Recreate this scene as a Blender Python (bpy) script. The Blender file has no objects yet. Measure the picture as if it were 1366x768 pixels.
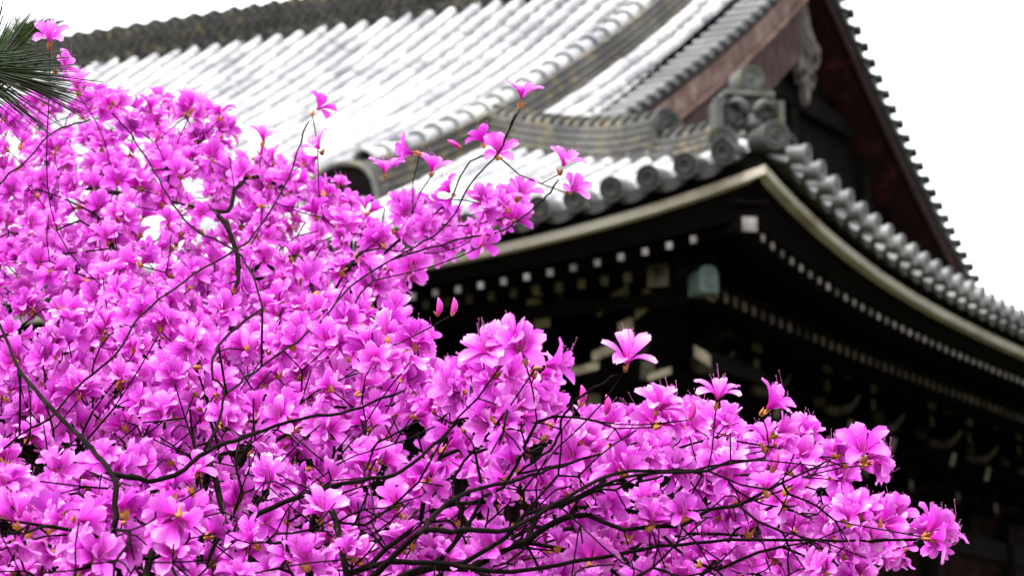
import bpy, math, random
import numpy as np
from mathutils import Matrix, Vector, Quaternion

# ------------------------------------------------------------------ camera, world, sun, exposure
S = bpy.context.scene
COL = S.collection
GZ = 6.726                                   # ground lies this far below the eave corner
CAM = np.array([8.434, -21.877, -5.126 + GZ])  # eye 1.6 m above the ground
FPX, PITCH, ROLL, PHI = 3784.4, 0.175778, -0.018318, 0.459826
_h = np.array([-math.sin(PHI), math.cos(PHI), 0.0])
_r0 = np.array([math.cos(PHI), math.sin(PHI), 0.0])
FWD = _h * math.cos(PITCH) + np.array([0, 0, math.sin(PITCH)])
_u0 = np.cross(_r0, FWD)
RGT = _r0 * math.cos(ROLL) + _u0 * math.sin(ROLL)
UP = np.cross(RGT, FWD)
cam = bpy.data.cameras.new('camera')
camo = bpy.data.objects.new('camera', cam)
COL.objects.link(camo)
camo.matrix_world = Matrix((
    (RGT[0], UP[0], -FWD[0], CAM[0]),
    (RGT[1], UP[1], -FWD[1], CAM[1]),
    (RGT[2], UP[2], -FWD[2], CAM[2]),
    (0, 0, 0, 1)))
cam.sensor_width = 36.0
cam.lens = FPX * 36.0 / 1366.0
cam.clip_start = 0.05
cam.clip_end = 3000
cam.dof.use_dof = True
cam.dof.focus_distance = 2.65
cam.dof.aperture_fstop = 17.0
S.camera = camo

world = bpy.data.worlds.new("World")
S.world = world
world.use_nodes = True
wn = world.node_tree
wn.nodes.clear()
wo = wn.nodes.new('ShaderNodeOutputWorld')
bg = wn.nodes.new('ShaderNodeBackground')
sky = wn.nodes.new('ShaderNodeTexSky')
sky.sky_type = 'NISHITA'
sky.sun_disc = False
SUN_EL, SUN_AZ = math.radians(66), math.radians(188)   # azimuth: from +Y clockwise
sky.sun_elevation = SUN_EL
sky.sun_rotation = SUN_AZ
sky.air_density = 1.0
sky.dust_density = 1.5
sky.ozone_density = 1.0
hs = wn.nodes.new('ShaderNodeHueSaturation')            # overcast: nearly no colour left in the sky
hs.inputs['Saturation'].default_value = 0.10
wn.links.new(sky.outputs[0], hs.inputs['Color'])
wn.links.new(hs.outputs[0], bg.inputs['Color'])
bg.inputs['Strength'].default_value = 0.12
wn.links.new(bg.outputs[0], wo.inputs['Surface'])

sl = bpy.data.lights.new('sun', 'SUN')
sl.energy = 1.5
sl.angle = math.radians(14)
sl.color = (1.0, 0.965, 0.91)
so = bpy.data.objects.new('sun', sl)
COL.objects.link(so)
sd = Vector((math.sin(SUN_AZ) * math.cos(SUN_EL), math.cos(SUN_AZ) * math.cos(SUN_EL), math.sin(SUN_EL)))
so.rotation_euler = sd.to_track_quat('Z', 'Y').to_euler()
so.location = (0, 0, 40)

S.view_settings.view_transform = 'Standard'
S.view_settings.look = 'None'
S.view_settings.gamma = 1.0
S.view_settings.exposure = 2.45
S.view_settings.use_curve_mapping = False
S.render.engine = 'CYCLES'
S.cycles.use_denoising = True
S.cycles.max_bounces = 8
S.cycles.transparent_max_bounces = 8

RNG = np.random.default_rng(11)
random.seed(5)


def at(u, v, d):
    """the point d metres deep in the view along the line of sight of photo pixel (u, v)"""
    return CAM + d * (FWD + RGT * ((u - 683) / FPX) - UP * ((v - 384) / FPX))


# ------------------------------------------------------------------ materials
def new_mat(name):
    m = bpy.data.materials.new(name)
    m.use_nodes = True
    nt = m.node_tree
    nt.nodes.clear()
    out = nt.nodes.new('ShaderNodeOutputMaterial')
    b = nt.nodes.new('ShaderNodeBsdfPrincipled')
    nt.links.new(b.outputs[0], out.inputs['Surface'])
    return m, nt, b, out


def N(nt, kind, **kw):
    n = nt.nodes.new(kind)
    for k, v in kw.items():
        if k in n.inputs:
            n.inputs[k].default_value = v
        else:
            setattr(n, k, v)
    return n


def ramp(nt, src, stops):
    r = nt.nodes.new('ShaderNodeValToRGB')
    e = r.color_ramp.elements
    while len(e) < len(stops):
        e.new(0.5)
    for i, (p, c) in enumerate(stops):
        e[i].position = p
        e[i].color = (*c, 1)
    nt.links.new(src, r.inputs[0])
    return r.outputs[0]


def noise(nt, scale, detail=5.0, rough=0.6, stretch=None):
    tc = nt.nodes.new('ShaderNodeTexCoord')
    mp = nt.nodes.new('ShaderNodeMapping')
    if stretch:
        mp.inputs['Scale'].default_value = stretch
    nt.links.new(tc.outputs['Object'], mp.inputs['Vector'])
    n = N(nt, 'ShaderNodeTexNoise', Scale=scale, Detail=detail, Roughness=rough)
    nt.links.new(mp.outputs[0], n.inputs['Vector'])
    return n.outputs['Fac']


def mixc(nt, fac, a, b, mode='MIX'):
    m = nt.nodes.new('ShaderNodeMix')
    m.data_type = 'RGBA'
    m.blend_type = mode
    for sock, val in ((m.inputs['Factor'], fac), (m.inputs['A'], a), (m.inputs['B'], b)):
        pass
    fi, ai, bi = m.inputs[0], m.inputs[6], m.inputs[7]
    for sock, val in ((fi, fac), (ai, a), (bi, b)):
        if isinstance(val, (tuple, list)):
            sock.default_value = (*val, 1)
        elif isinstance(val, (int, float)):
            sock.default_value = val
        else:
            nt.links.new(val, sock)
    return m.outputs[2]


def bump(nt, b, h, strength, dist):
    bp = N(nt, 'ShaderNodeBump', Strength=strength, Distance=dist)
    nt.links.new(h, bp.inputs['Height'])
    nt.links.new(bp.outputs[0], b.inputs['Normal'])


def simple(name, stops, scale=6, rough=0.7, stretch=None, bmp=0.3, bd=0.01, spec=0.4):
    m, nt, b, _ = new_mat(name)
    f = noise(nt, scale, 6, 0.65, stretch)
    c = ramp(nt, f, stops)
    nt.links.new(c, b.inputs['Base Color'])
    b.inputs['Roughness'].default_value = rough
    b.inputs['Specular IOR Level'].default_value = spec
    if bmp:
        bump(nt, b, f, bmp, bd)
    return m


def tile_mat(name, lo, mid, hi, lichen, lichen_amt, rough=0.5):
    """fired grey clay tile, weathered, with spots of lichen"""
    m, nt, b, _ = new_mat(name)
    big = noise(nt, 0.9, 5, 0.7)
    fine = noise(nt, 9, 6, 0.7)
    c = ramp(nt, big, [(0.30, lo), (0.5, mid), (0.68, hi)])
    geo = nt.nodes.new('ShaderNodeNewGeometry')
    rpi = geo.outputs['Random Per Island']
    c = mixc(nt, 1.0, c, ramp(nt, rpi, [(0.0, (0.62, 0.62, 0.66)), (0.25, (0.92, 0.92, 0.94)), (1.0, (1.12, 1.11, 1.08))]), 'MULTIPLY')
    c = mixc(nt, 0.6, c, ramp(nt, fine, [(0.3, (0.5, 0.5, 0.52)), (0.6, (1.05, 1.05, 1.03))]), 'MULTIPLY')
    ln = noise(nt, 5.5, 7, 0.72)
    lf = ramp(nt, ln, [(lichen_amt, (0, 0, 0)), (lichen_amt + 0.09, (1, 1, 1))])
    c = mixc(nt, lf, c, lichen)
    nt.links.new(c, b.inputs['Base Color'])
    b.inputs['Roughness'].default_value = rough
    b.inputs['Specular IOR Level'].default_value = 0.4
    bump(nt, b, fine, 0.25, 0.01)
    return m


M = {}
M['tile'] = tile_mat('roof_tile', (0.15, 0.154, 0.168), (0.31, 0.313, 0.322), (0.42, 0.42, 0.415), (0.16, 0.15, 0.12), 0.63, 0.45)
M['pan'] = tile_mat('pan_tile', (0.22, 0.222, 0.235), (0.37, 0.372, 0.38), (0.44, 0.44, 0.44), (0.15, 0.14, 0.11), 0.64, 0.5)
M['ridge'] = tile_mat('ridge_tile', (0.022, 0.022, 0.024), (0.05, 0.049, 0.047), (0.10, 0.098, 0.09), (0.15, 0.115, 0.05), 0.53, 0.65)
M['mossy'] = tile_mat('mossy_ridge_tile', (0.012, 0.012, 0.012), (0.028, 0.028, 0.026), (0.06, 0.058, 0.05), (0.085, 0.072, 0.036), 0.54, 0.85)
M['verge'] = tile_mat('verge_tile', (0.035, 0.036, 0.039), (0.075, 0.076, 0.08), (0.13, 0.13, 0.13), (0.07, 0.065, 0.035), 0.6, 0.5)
M['darktile'] = tile_mat('dark_tile', (0.006, 0.006, 0.006), (0.012, 0.012, 0.012), (0.02, 0.02, 0.02), (0.03, 0.028, 0.016), 0.62, 0.85)  # near-black tile; on the front eave discs it paints their shade
M['oni'] = tile_mat('ornament_tile', (0.010, 0.011, 0.010), (0.026, 0.028, 0.026), (0.085, 0.088, 0.085), (0.045, 0.058, 0.012), 0.56, 0.6)
M['eavetile'] = tile_mat('eave_tile', (0.035, 0.036, 0.04), (0.075, 0.077, 0.082), (0.15, 0.15, 0.15), (0.07, 0.07, 0.035), 0.58, 0.5)
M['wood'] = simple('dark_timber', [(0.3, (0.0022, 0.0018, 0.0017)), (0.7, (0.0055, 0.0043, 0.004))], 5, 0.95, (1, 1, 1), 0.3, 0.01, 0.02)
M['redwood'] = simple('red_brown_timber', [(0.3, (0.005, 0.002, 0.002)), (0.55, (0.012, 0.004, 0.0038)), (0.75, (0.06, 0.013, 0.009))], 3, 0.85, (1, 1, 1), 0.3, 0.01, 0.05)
M['lowboard'] = simple('dark_bargeboard', [(0.3, (0.015, 0.009, 0.008)), (0.55, (0.045, 0.028, 0.026)), (0.75, (0.11, 0.08, 0.075))], 6, 0.85, (1, 3, 0.5), 0.3, 0.01, 0.05)  # darker brown tones than the upper bargeboard
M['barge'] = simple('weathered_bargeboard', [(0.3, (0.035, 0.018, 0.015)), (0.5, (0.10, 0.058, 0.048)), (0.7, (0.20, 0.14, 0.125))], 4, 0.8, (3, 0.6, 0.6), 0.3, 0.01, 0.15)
M['eaveboard'] = simple('weathered_eave_board', [(0.28, (0.12, 0.085, 0.05)), (0.45, (0.25, 0.225, 0.185)), (0.75, (0.36, 0.335, 0.29))], 2.2, 0.8, (1, 1, 3), 0.3, 0.01, 0.2)
M['white'] = simple('white_painted_wood', [(0.36, (0.035, 0.03, 0.028)), (0.66, (0.34, 0.31, 0.30))], 3.1, 0.8, None, 0.2, 0.004, 0.2)
M['beige'] = simple('faded_cream_paint', [(0.36, (0.015, 0.013, 0.009)), (0.70, (0.17, 0.145, 0.105))], 2.4, 0.85, None, 0.2, 0.004, 0.2)
M['cream'] = simple('weathered_cream_paint', [(0.32, (0.10, 0.085, 0.06)), (0.6, (0.30, 0.26, 0.19))], 6, 0.9, None, 0.3, 0.004, 0.1)
M['dimcream'] = simple('dark_cream_paint', [(0.35, (0.012, 0.010, 0.007)), (0.7, (0.11, 0.094, 0.07))], 5, 0.9, None, 0.3, 0.004, 0.05)  # darker tone of the cream paint, for the nosings
M['copper'] = simple('green_copper', [(0.3, (0.03, 0.045, 0.043)), (0.65, (0.075, 0.11, 0.105))], 9, 0.6, None, 0.2, 0.004, 0.3)
M['pendant'] = simple('pale_carved_wood', [(0.35, (0.02, 0.015, 0.013)), (0.65, (0.11, 0.095, 0.09))], 6, 0.85, None, 0.3, 0.01, 0.2)
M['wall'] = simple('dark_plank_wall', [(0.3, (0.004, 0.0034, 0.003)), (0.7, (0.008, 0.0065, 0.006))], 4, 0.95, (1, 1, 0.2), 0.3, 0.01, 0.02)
M['stone'] = simple('granite', [(0.3, (0.2, 0.2, 0.19)), (0.7, (0.33, 0.32, 0.3))], 8, 0.9)
M['ground'] = simple('mossy_earth', [(0.35, (0.035, 0.03, 0.02)), (0.5, (0.05, 0.055, 0.022)), (0.7, (0.08, 0.07, 0.05))], 0.8, 0.95, None, 0.6, 0.05, 0.1)
M['bark'] = simple('azalea_bark', [(0.35, (0.002, 0.0012, 0.001)), (0.6, (0.0055, 0.003, 0.0024)), (0.82, (0.03, 0.02, 0.016))], 55, 0.9, None, 0.5, 0.002, 0.06)
M['pinebark'] = simple('pine_bark', [(0.3, (0.03, 0.02, 0.014)), (0.7, (0.10, 0.065, 0.045))], 14, 0.9, (1, 1, 0.5), 0.7, 0.02, 0.1)
M['needle'] = simple('pine_needle', [(0.3, (0.004, 0.012, 0.0025)), (0.7, (0.018, 0.04, 0.009))], 12, 0.5, None, 0, 0, 0.25)
M['youngneedle'] = simple('young_pine_needle', [(0.3, (0.03, 0.06, 0.018)), (0.7, (0.07, 0.11, 0.035))], 12, 0.5, None, 0, 0, 0.25)
M['scale'] = simple('bud_scale', [(0.3, (0.09, 0.020, 0.008)), (0.46, (0.26, 0.075, 0.012)), (0.6, (0.36, 0.15, 0.02)), (0.78, (0.16, 0.14, 0.03))], 34, 0.55, None, 0, 0, 0.4)


def petal_mat():
    m, nt, b, out = new_mat('azalea_petal')
    sa = N(nt, 'ShaderNodeAttribute', attribute_name='ps').outputs['Fac']
    ta = N(nt, 'ShaderNodeAttribute', attribute_name='pt').outputs['Fac']
    ti = N(nt, 'ShaderNodeAttribute', attribute_name='tint').outputs['Fac']
    up = N(nt, 'ShaderNodeAttribute', attribute_name='upper').outputs['Fac']
    c = ramp(nt, sa, [(0.0, (0.34, 0.002, 0.20)), (0.25, (0.46, 0.005, 0.35)), (0.46, (0.60, 0.036, 0.54)), (0.76, (0.69, 0.12, 0.655)), (1.0, (0.75, 0.23, 0.72))])
    # fine veins running along each petal
    mul = N(nt, 'ShaderNodeMath', operation='MULTIPLY'); mul.inputs[1].default_value = 17.0
    nt.links.new(ta, mul.inputs[0])
    sn = N(nt, 'ShaderNodeMath', operation='SINE'); nt.links.new(mul.outputs[0], sn.inputs[0])
    v = ramp(nt, sn.outputs[0], [(0.0, (1, 1, 1)), (0.6, (0.98, 0.92, 0.97)), (1.0, (0.88, 0.66, 0.84))])
    c = mixc(nt, 0.75, c, v, 'MULTIPLY')
    # darker freckles in the throat of the upper petal
    cmb = nt.nodes.new('ShaderNodeCombineXYZ')
    nt.links.new(sa, cmb.inputs[0]); nt.links.new(ta, cmb.inputs[1])
    vor = N(nt, 'ShaderNodeTexVoronoi', Scale=11.0)
    sc = N(nt, 'ShaderNodeVectorMath', operation='MULTIPLY'); sc.inputs[1].default_value = (1.6, 0.5, 1)
    nt.links.new(cmb.outputs[0], sc.inputs[0]); nt.links.new(sc.outputs[0], vor.inputs['Vector'])
    dots = ramp(nt, vor.outputs['Distance'], [(0.22, (1, 1, 1)), (0.34, (0, 0, 0))])
    lim = ramp(nt, sa, [(0.15, (1, 1, 1)), (0.62, (0, 0, 0))])
    f = mixc(nt, 1.0, dots, lim, 'MULTIPLY')
    f = mixc(nt, 1.0, f, up, 'MULTIPLY')
    c = mixc(nt, f, c, (0.36, 0.004, 0.2))
    # each flower a little paler, bluer or redder
    c = mixc(nt, 1.0, c, ramp(nt, ti, [(0.0, (0.70, 0.45, 0.80)), (0.3, (0.92, 0.75, 0.95)), (0.65, (1.0, 1.1, 1.0)), (1.0, (1.04, 2.0, 1.06))]), 'MULTIPLY')
    nt.links.new(c, b.inputs['Base Color'])
    b.inputs['Roughness'].default_value = 0.55
    b.inputs['Specular IOR Level'].default_value = 0.25
    tr = nt.nodes.new('ShaderNodeBsdfTranslucent')
    nt.links.new(c, tr.inputs['Color'])
    mx = nt.nodes.new('ShaderNodeMixShader')
    mx.inputs[0].default_value = 0.32
    nt.links.new(b.outputs[0], mx.inputs[1]); nt.links.new(tr.outputs[0], mx.inputs[2])
    nt.links.new(mx.outputs[0], out.inputs['Surface'])
    return m


M['petal'] = petal_mat()
M['stamen'] = simple('stamen', [(0.3, (0.50, 0.06, 0.38)), (0.7, (0.66, 0.18, 0.55))], 40, 0.5, None, 0, 0, 0.3)
M['budpetal'] = simple('azalea_bud', [(0.3, (0.30, 0.004, 0.15)), (0.7, (0.46, 0.012, 0.28))], 60, 0.45, None, 0, 0, 0.4)
M['anther'] = simple('anther', [(0.3, (0.10, 0.03, 0.08)), (0.7, (0.22, 0.08, 0.14))], 40, 0.6, None, 0, 0, 0.3)


# ------------------------------------------------------------------ mesh collecting
class MB:
    def __init__(s):
        s.v, s.f, s.m, s.n, s.sm = [], [], [], 0, []

    def add(s, verts, faces, mi=0, smooth=False):
        verts = np.asarray(verts, float)
        o = s.n
        s.v.append(verts)
        for f in faces:
            s.f.append([i + o for i in f]); s.m.append(mi); s.sm.append(smooth)
        s.n += len(verts)

    def box(s, c, half, ax=None, mi=0, taper=1.0):
        """box at c, half sizes, axes as rows of ax; taper shrinks the bottom (axis 2 negative)"""
        ax = np.eye(3) if ax is None else np.asarray(ax, float)
        P = []
        for dz in (-1, 1):
            k = taper if dz < 0 else 1.0
            for dx, dy in ((-1, -1), (1, -1), (1, 1), (-1, 1)):
                P.append(np.asarray(c, float) + ax[0] * dx * half[0] * k + ax[1] * dy * half[1] * k + ax[2] * dz * half[2])
        s.add(P, [(3, 2, 1, 0), (4, 5, 6, 7), (0, 1, 5, 4), (1, 2, 6, 5), (2, 3, 7, 6), (3, 0, 4, 7)], mi)

    def sweep(s, path, sections, closed=False, mi=0, smooth=False, caps=True):
        """path: list of points; sections: list of (k,3) offsets"""
        k = len(sections[0])
        V = np.concatenate([np.asarray(p) + np.asarray(q) for p, q in zip(path, sections)])
        F = []
        n = len(path)
        kk = k if closed else k - 1
        for i in range(n - 1):
            for j in range(kk):
                a, b = i * k + j, i * k + (j + 1) % k
                F.append((a, b, b + k, a + k))
        if caps and closed:
            F.append(tuple(range(k))[::-1]); F.append(tuple((n - 1) * k + j for j in range(k)))
        s.add(V, F, mi, smooth)

    def tube(s, path, radii, sides=5, mi=0, smooth=True, caps=True):
        path = np.asarray(path, float)
        T = np.gradient(path, axis=0)
        T /= np.linalg.norm(T, axis=1)[:, None] + 1e-12
        ref = np.array([0.3, 0.2, 0.93]) if abs(T[0] @ np.array([0.3, 0.2, 0.93])) < 0.9 else np.array([1, 0, 0])
        secs = []
        A = np.cross(T[0], ref)
        for i in range(len(path)):
            A = A - T[i] * (A @ T[i]); A /= np.linalg.norm(A) + 1e-12
            B = np.cross(T[i], A)
            th = np.arange(sides) * 2 * math.pi / sides
            secs.append(radii[i] * (np.cos(th)[:, None] * A + np.sin(th)[:, None] * B))
        s.sweep(path, secs, True, mi, smooth, caps)

    def build(s, name, mats, parent=None, loc=None):
        me = bpy.data.meshes.new(name)
        V = np.concatenate(s.v) if s.v else np.zeros((0, 3))
        if loc is not None:
            V = V - np.asarray(loc)
        me.from_pydata(V.tolist(), [], s.f)
        mats = mats if isinstance(mats, (list, tuple)) else [mats]
        for m in mats:
            me.materials.append(m)
        me.polygons.foreach_set('material_index', s.m)
        me.polygons.foreach_set('use_smooth', s.sm)
        me.update()
        o = bpy.data.objects.new(name, me)
        COL.objects.link(o)
        if parent is not None:
            o.parent = parent
        return o


def empty(name, loc, label, cat, group=None):
    o = bpy.data.objects.new(name, None)
    COL.objects.link(o)
    o.location = loc
    o.empty_display_size = 0.2
    o['label'] = label
    o['category'] = cat
    if group:
        o['group'] = group
    return o


# ------------------------------------------------------------------ ground
mb = MB()
mb.add([(-1500, -1500, 0), (1500, -1500, 0), (1500, 1500, 0), (-1500, 1500, 0)], [(0, 1, 2, 3)])
g = mb.build('ground', M['ground'])
g['kind'] = 'structure'

# ------------------------------------------------------------------ temple hall
# x runs along the front eave (to the left is -x), y along the side eave; the eave corner is at (0, 0, GZ)
DY = 11.955          # the ridge line
LX = 26.0            # length of the hall
XG = -3.75           # outer edge of the gable verge
XW = -4.30           # gable wall
PA = (0.45895, -0.0087292, 0.00092735)


def base(d):
    d = np.asarray(d, float)
    return -0.4 + PA[0] * d + PA[1] * d * d + PA[2] * d ** 3 + 0.2 * np.clip((d - 5) / 6, 0, 1)


def lift(t):
    return 0.59 * np.clip(1 - np.asarray(t, float) / 8.98, 0, 1) ** 3.877


def surf(side, t, d):
    """roof surface: t along the eave from the corner, d up the slope (plan distance)"""
    tt = np.minimum(t, (LX if side == 'S' else 2 * DY) - np.asarray(t, float))
    z = base(d) + lift(tt) * np.clip(1 - np.asarray(d, float) / 9, 0, 1) + GZ
    t = np.asarray(t, float) + 0 * np.asarray(d, float)
    d = np.asarray(d, float) + 0 * t
    z = z + 0 * t
    if side == 'S':
        return np.stack([-t, d, z], -1)
    if side == 'N':
        return np.stack([-t, 2 * DY - d, z], -1)
    if side == 'E':
        return np.stack([-d, t, z], -1)
    return np.stack([-LX + d, t, z], -1)


temple = empty('temple_hall', (-LX / 2, DY, 0), 'old temple hall with pale grey tiled hip-and-gable roof and dark timber eaves behind the blossoms', 'temple')
TL = np.array([-LX / 2, DY, 0.0])


def part(mb, name, mats, parent=None):
    """parts are built in world coordinates; shift them into their parent's frame"""
    if parent is None:
        return mb.build(name, mats, temple, TL)
    return mb.build(name, mats, parent, TL)       # parents are parts sitting at the hall's origin


PITCHT = 0.347
RR = 0.091


def drange(side, t):
    """how far up the slope the row of tiles at t runs"""
    if side in 'SN':
        tt = min(t, LX - t)
        return (tt if tt < -XG else DY)
    tt = min(t, 2 * DY - t)
    return min(tt, -XW)


def tile_field(side):
    mb = MB()
    total = LX if side in 'SN' else 2 * DY
    out = np.array({'S': (0, -1, 0), 'N': (0, 1, 0), 'E': (1, 0, 0), 'W': (-1, 0, 0)}[side], float)
    al = np.array({'S': (-1, 0, 0), 'N': (-1, 0, 0), 'E': (0, 1, 0), 'W': (0, 1, 0)}[side], float)
    n = int((total - 0.5) / PITCHT)
    ts = 0.305 + PITCHT * np.arange(n + 1)
    fine = side in 'SE'
    th = np.linspace(0, math.pi, 7 if fine else 5)
    for ti, t in enumerate(ts):
        dmax = drange(side, t)
        if side in 'SN' and (-XG < t < 4.2 or -XG < LX - t < 4.2):
            dmax = 4.0          # above this the verge tiles take over
        seg = 0.34
        d = -0.10
        off = (ti * 0.37 % 1.0) * 0.05
        while d < dmax - 0.02:
            d1 = min(d + seg + (off if d < 0 else 0), dmax + 0.03)
            P0, P1 = surf(side, t, d), surf(side, t, d1 + 0.03)
            jit = RNG.normal(0, 0.004, 3)
            ax = (P1 - P0) / np.linalg.norm(P1 - P0)
            nn = np.cross(al, ax)
            nn = nn if nn[2] > 0 else -nn
            r0, r1 = RR * (1 + RNG.normal(0, 0.02)), RR * 0.93
            s0 = (np.cos(th)[:, None] * al * r0 + np.sin(th)[:, None] * nn * r0 * 1.0)
            s1 = (np.cos(th)[:, None] * al * r1 + np.sin(th)[:, None] * nn * r1 * 1.0)
            Q0, Q1 = P0 + nn * 0.017 + jit, P1 + nn * 0.012 + jit
            k = len(th)
            V = np.concatenate([Q0 + s0, Q1 + s1, Q0 + s0 * 0.8])
            F = [(j, j + 1, j + 1 + k, j + k) for j in range(k - 1)] + [(j + 2 * k, j + 1 + 2 * k, j + 1, j) for j in range(k - 1)]
            mb.add(V, F, 0, True)
            d = d1
        # the pan tiles between this row and the next
        t2 = t + PITCHT
        tc = t + PITCHT / 2
        if tc > total - 0.3:
            continue
        dm = max(drange(side, t), drange(side, min(t2, total - 0.31)))
        if side in 'SN' and (drange(side, tc) < DY or drange(side, t) < DY or drange(side, min(t2, total - 0.31)) < DY):
            dm = min(drange(side, tc), drange(side, t) + 0.2, drange(side, t2) + 0.2) + 0.12
        elif side in 'EW':
            dm = min(dm, -XW) + 0.0
        dd = -0.07
        while dd < dm:
            d1 = min(dd + 0.27, dm)
            if d1 - dd < 0.02:
                break
            V = []
            for (q, dz) in ((dd, 0.016), (d1, -0.016)):
                for w, sag in ((0.0, 0.012), (0.3, -0.022), (0.5, -0.03), (0.7, -0.022), (1.0, 0.012)):
                    p = surf(side, t + w * PITCHT, q)
                    p = p + np.array([0, 0, sag + dz])
                    V.append(p)
            F = [(j, j + 1, j + 6, j + 5) for j in range(4)]
            # the lower edge of the tile, a step down
            Vb = [np.array(V[j]) - np.array([0, 0, 0.032]) for j in range(5)]
            V = V + Vb
            F += [(10 + j, 11 + j, j + 1, j) for j in range(4)]
            mb.add(V, F, 1, False)
            dd = d1
    return part(mb, 'roof_slope', [M['tile'], M['pan']])


for sd_ in 'SENW':
    tile_field(sd_)

# a closed deck under the tiles, so that no light leaks through
mb = MB()
for side, total in (('S', LX), ('N', LX), ('E', 2 * DY), ('W', 2 * DY)):
    nT, nD = 60, 14
    for i in range(nT):
        t0, t1 = total * i / nT, total * (i + 1) / nT
        V = []
        for t in (t0, t1):
            dm = DY if side in 'SN' else -XW
            tt = min(t, total - t)
            dm = min(dm, tt) if (side in 'EW' or tt < -XW) else dm
            for k in range(nD + 1):
                V.append(surf(side, t, 0.02 + (dm - 0.02) * k / nD) - np.array([0, 0, 0.07]))
        F = [(k, k + 1, k + nD + 2, k + nD + 1) for k in range(nD)]
        mb.add(V, F)
part(mb, 'roof_deck', M['wood'])

# ---- eave edge: pale board, dark fascia, round-ended eave tiles
for side, total in (('S', LX), ('E', 2 * DY), ('N', LX), ('W', 2 * DY)):
    out = np.array({'S': (0, -1, 0), 'N': (0, 1, 0), 'E': (1, 0, 0), 'W': (-1, 0, 0)}[side], float)
    tt = np.concatenate([np.linspace(0, 5, 26), np.linspace(5.4, total - 5.4, 16), total - np.linspace(5, 0, 26)])
    mb, fb = MB(), MB()
    for bld, (y0, y1), (zlo, zhi), mitre in ((mb, (0.0, 0.10), (-0.04, 0.038), True), (fb, (0.035, 0.12), (0.041, 0.135), True)):
        path, secs = [], []
        for t in tt:
            P = surf(side, t, 0.0)
            zc = lift(min(t, total - t)) - 0.59 + GZ
            a0, a1 = (max(t, y0), max(t, y1)) if t < 1 else ((min(t, total - y0), min(t, total - y1)) if t > total - 1 else (t, t))
            A = surf(side, a0, y0); B = surf(side, a1, y1)
            pts = [(A[0], A[1], zc + zlo), (A[0], A[1], zc + zhi), (B[0], B[1], zc + zhi), (B[0], B[1], zc + zlo)]
            path.append(np.zeros(3)); secs.append(np.array(pts))
        bld.sweep(path, secs, True)
    part(mb, 'eave_board', M['eaveboard'])
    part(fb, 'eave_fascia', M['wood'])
    # eave tiles
    n = int((total - 0.5) / PITCHT)
    ts = 0.305 + PITCHT * np.arange(n + 1)
    limit = {'S': 30, 'E': 46}.get(side, 0)
    rest = MB()
    for i, t in enumerate(ts):
        if side in 'NW':
            continue
        c = MB() if i < limit else rest
        P0, P1 = surf(side, t, -0.19 if side == 'S' else -0.27), surf(side, t, 0.12)
        P0[2] = surf(side, t, 0)[2] + 0.008; 
        ax = (P1 - P0) / np.linalg.norm(P1 - P0)
        al = np.cross(ax, (0, 0, 1)); al /= np.linalg.norm(al)
        nn = np.cross(al, ax)
        th = np.arange(16) * 2 * math.pi / 16
        ring = np.cos(th)[:, None] * al + np.sin(th)[:, None] * nn
        r = 0.112 if side == 'S' else 0.098
        prof_ = [(0.02, 0.0), (0.02, 0.35), (0.016, 0.42), (0.0, 0.45), (0.0, 0.62), (0.018, 0.68), (0.018, 0.80), (0.0, 0.86), (0.0, 1.0), (0.035, 1.0), (0.035, 0.86), (0.33, 0.84)]
        V = np.concatenate([P0 + nn * 0.02 + ax * a + ring * r * q for a, q in prof_])
        F = []
        for a in range(len(prof_) - 1):
            for j in range(16):
                F.append((a * 16 + j, a * 16 + (j + 1) % 16, (a + 1) * 16 + (j + 1) % 16, (a + 1) * 16 + j))
        F.append(tuple(range(16))[::-1])
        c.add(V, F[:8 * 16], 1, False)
        c.add(V, F[8 * 16:], 0, False)
        # curved lip of the pan tile beside it
        Q = []
        for w in (0.0, 0.2, 0.4, 0.6, 0.8, 1.0):
            p = surf(side, t + w * PITCHT, -0.1)
            sag = (0.02 if side == 'S' else 0.0) - (0.03 if side == 'S' else 0.05) * math.sin(math.pi * w)
            p[2] = surf(side, t + w * PITCHT, 0)[2]
            Q.append(p + np.array([0, 0, sag]))
        Q2 = [p - np.array([0, 0, (0.09 if side == 'S' else 0.05) + 0.02 * math.sin(math.pi * w)]) for p, w in zip(Q, (0, .2, .4, .6, .8, 1))]
        Q3 = [p + (-out) * 0.25 for p in Q]
        if t + PITCHT < total:
            c.add(Q + Q2 + Q3, [(j, j + 1, j + 7, j + 6) for j in range(5)] + [(j + 1, j, j + 12, j + 13) for j in range(5)], 2, False)
        if i < limit:
            part(c, 'eave_tile', [M['eavetile'], M['darktile'] if side == 'S' else M['eavetile'], M['darktile'] if side == 'S' else M['mossy']])  # front discs: shade put into the colour as near-black tile, lips darkened too
    if rest.n:
        o = part(rest, 'eave_tiles', [M['eavetile'], M['eavetile'], M['mossy']]); o['kind'] = 'stuff'


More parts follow.
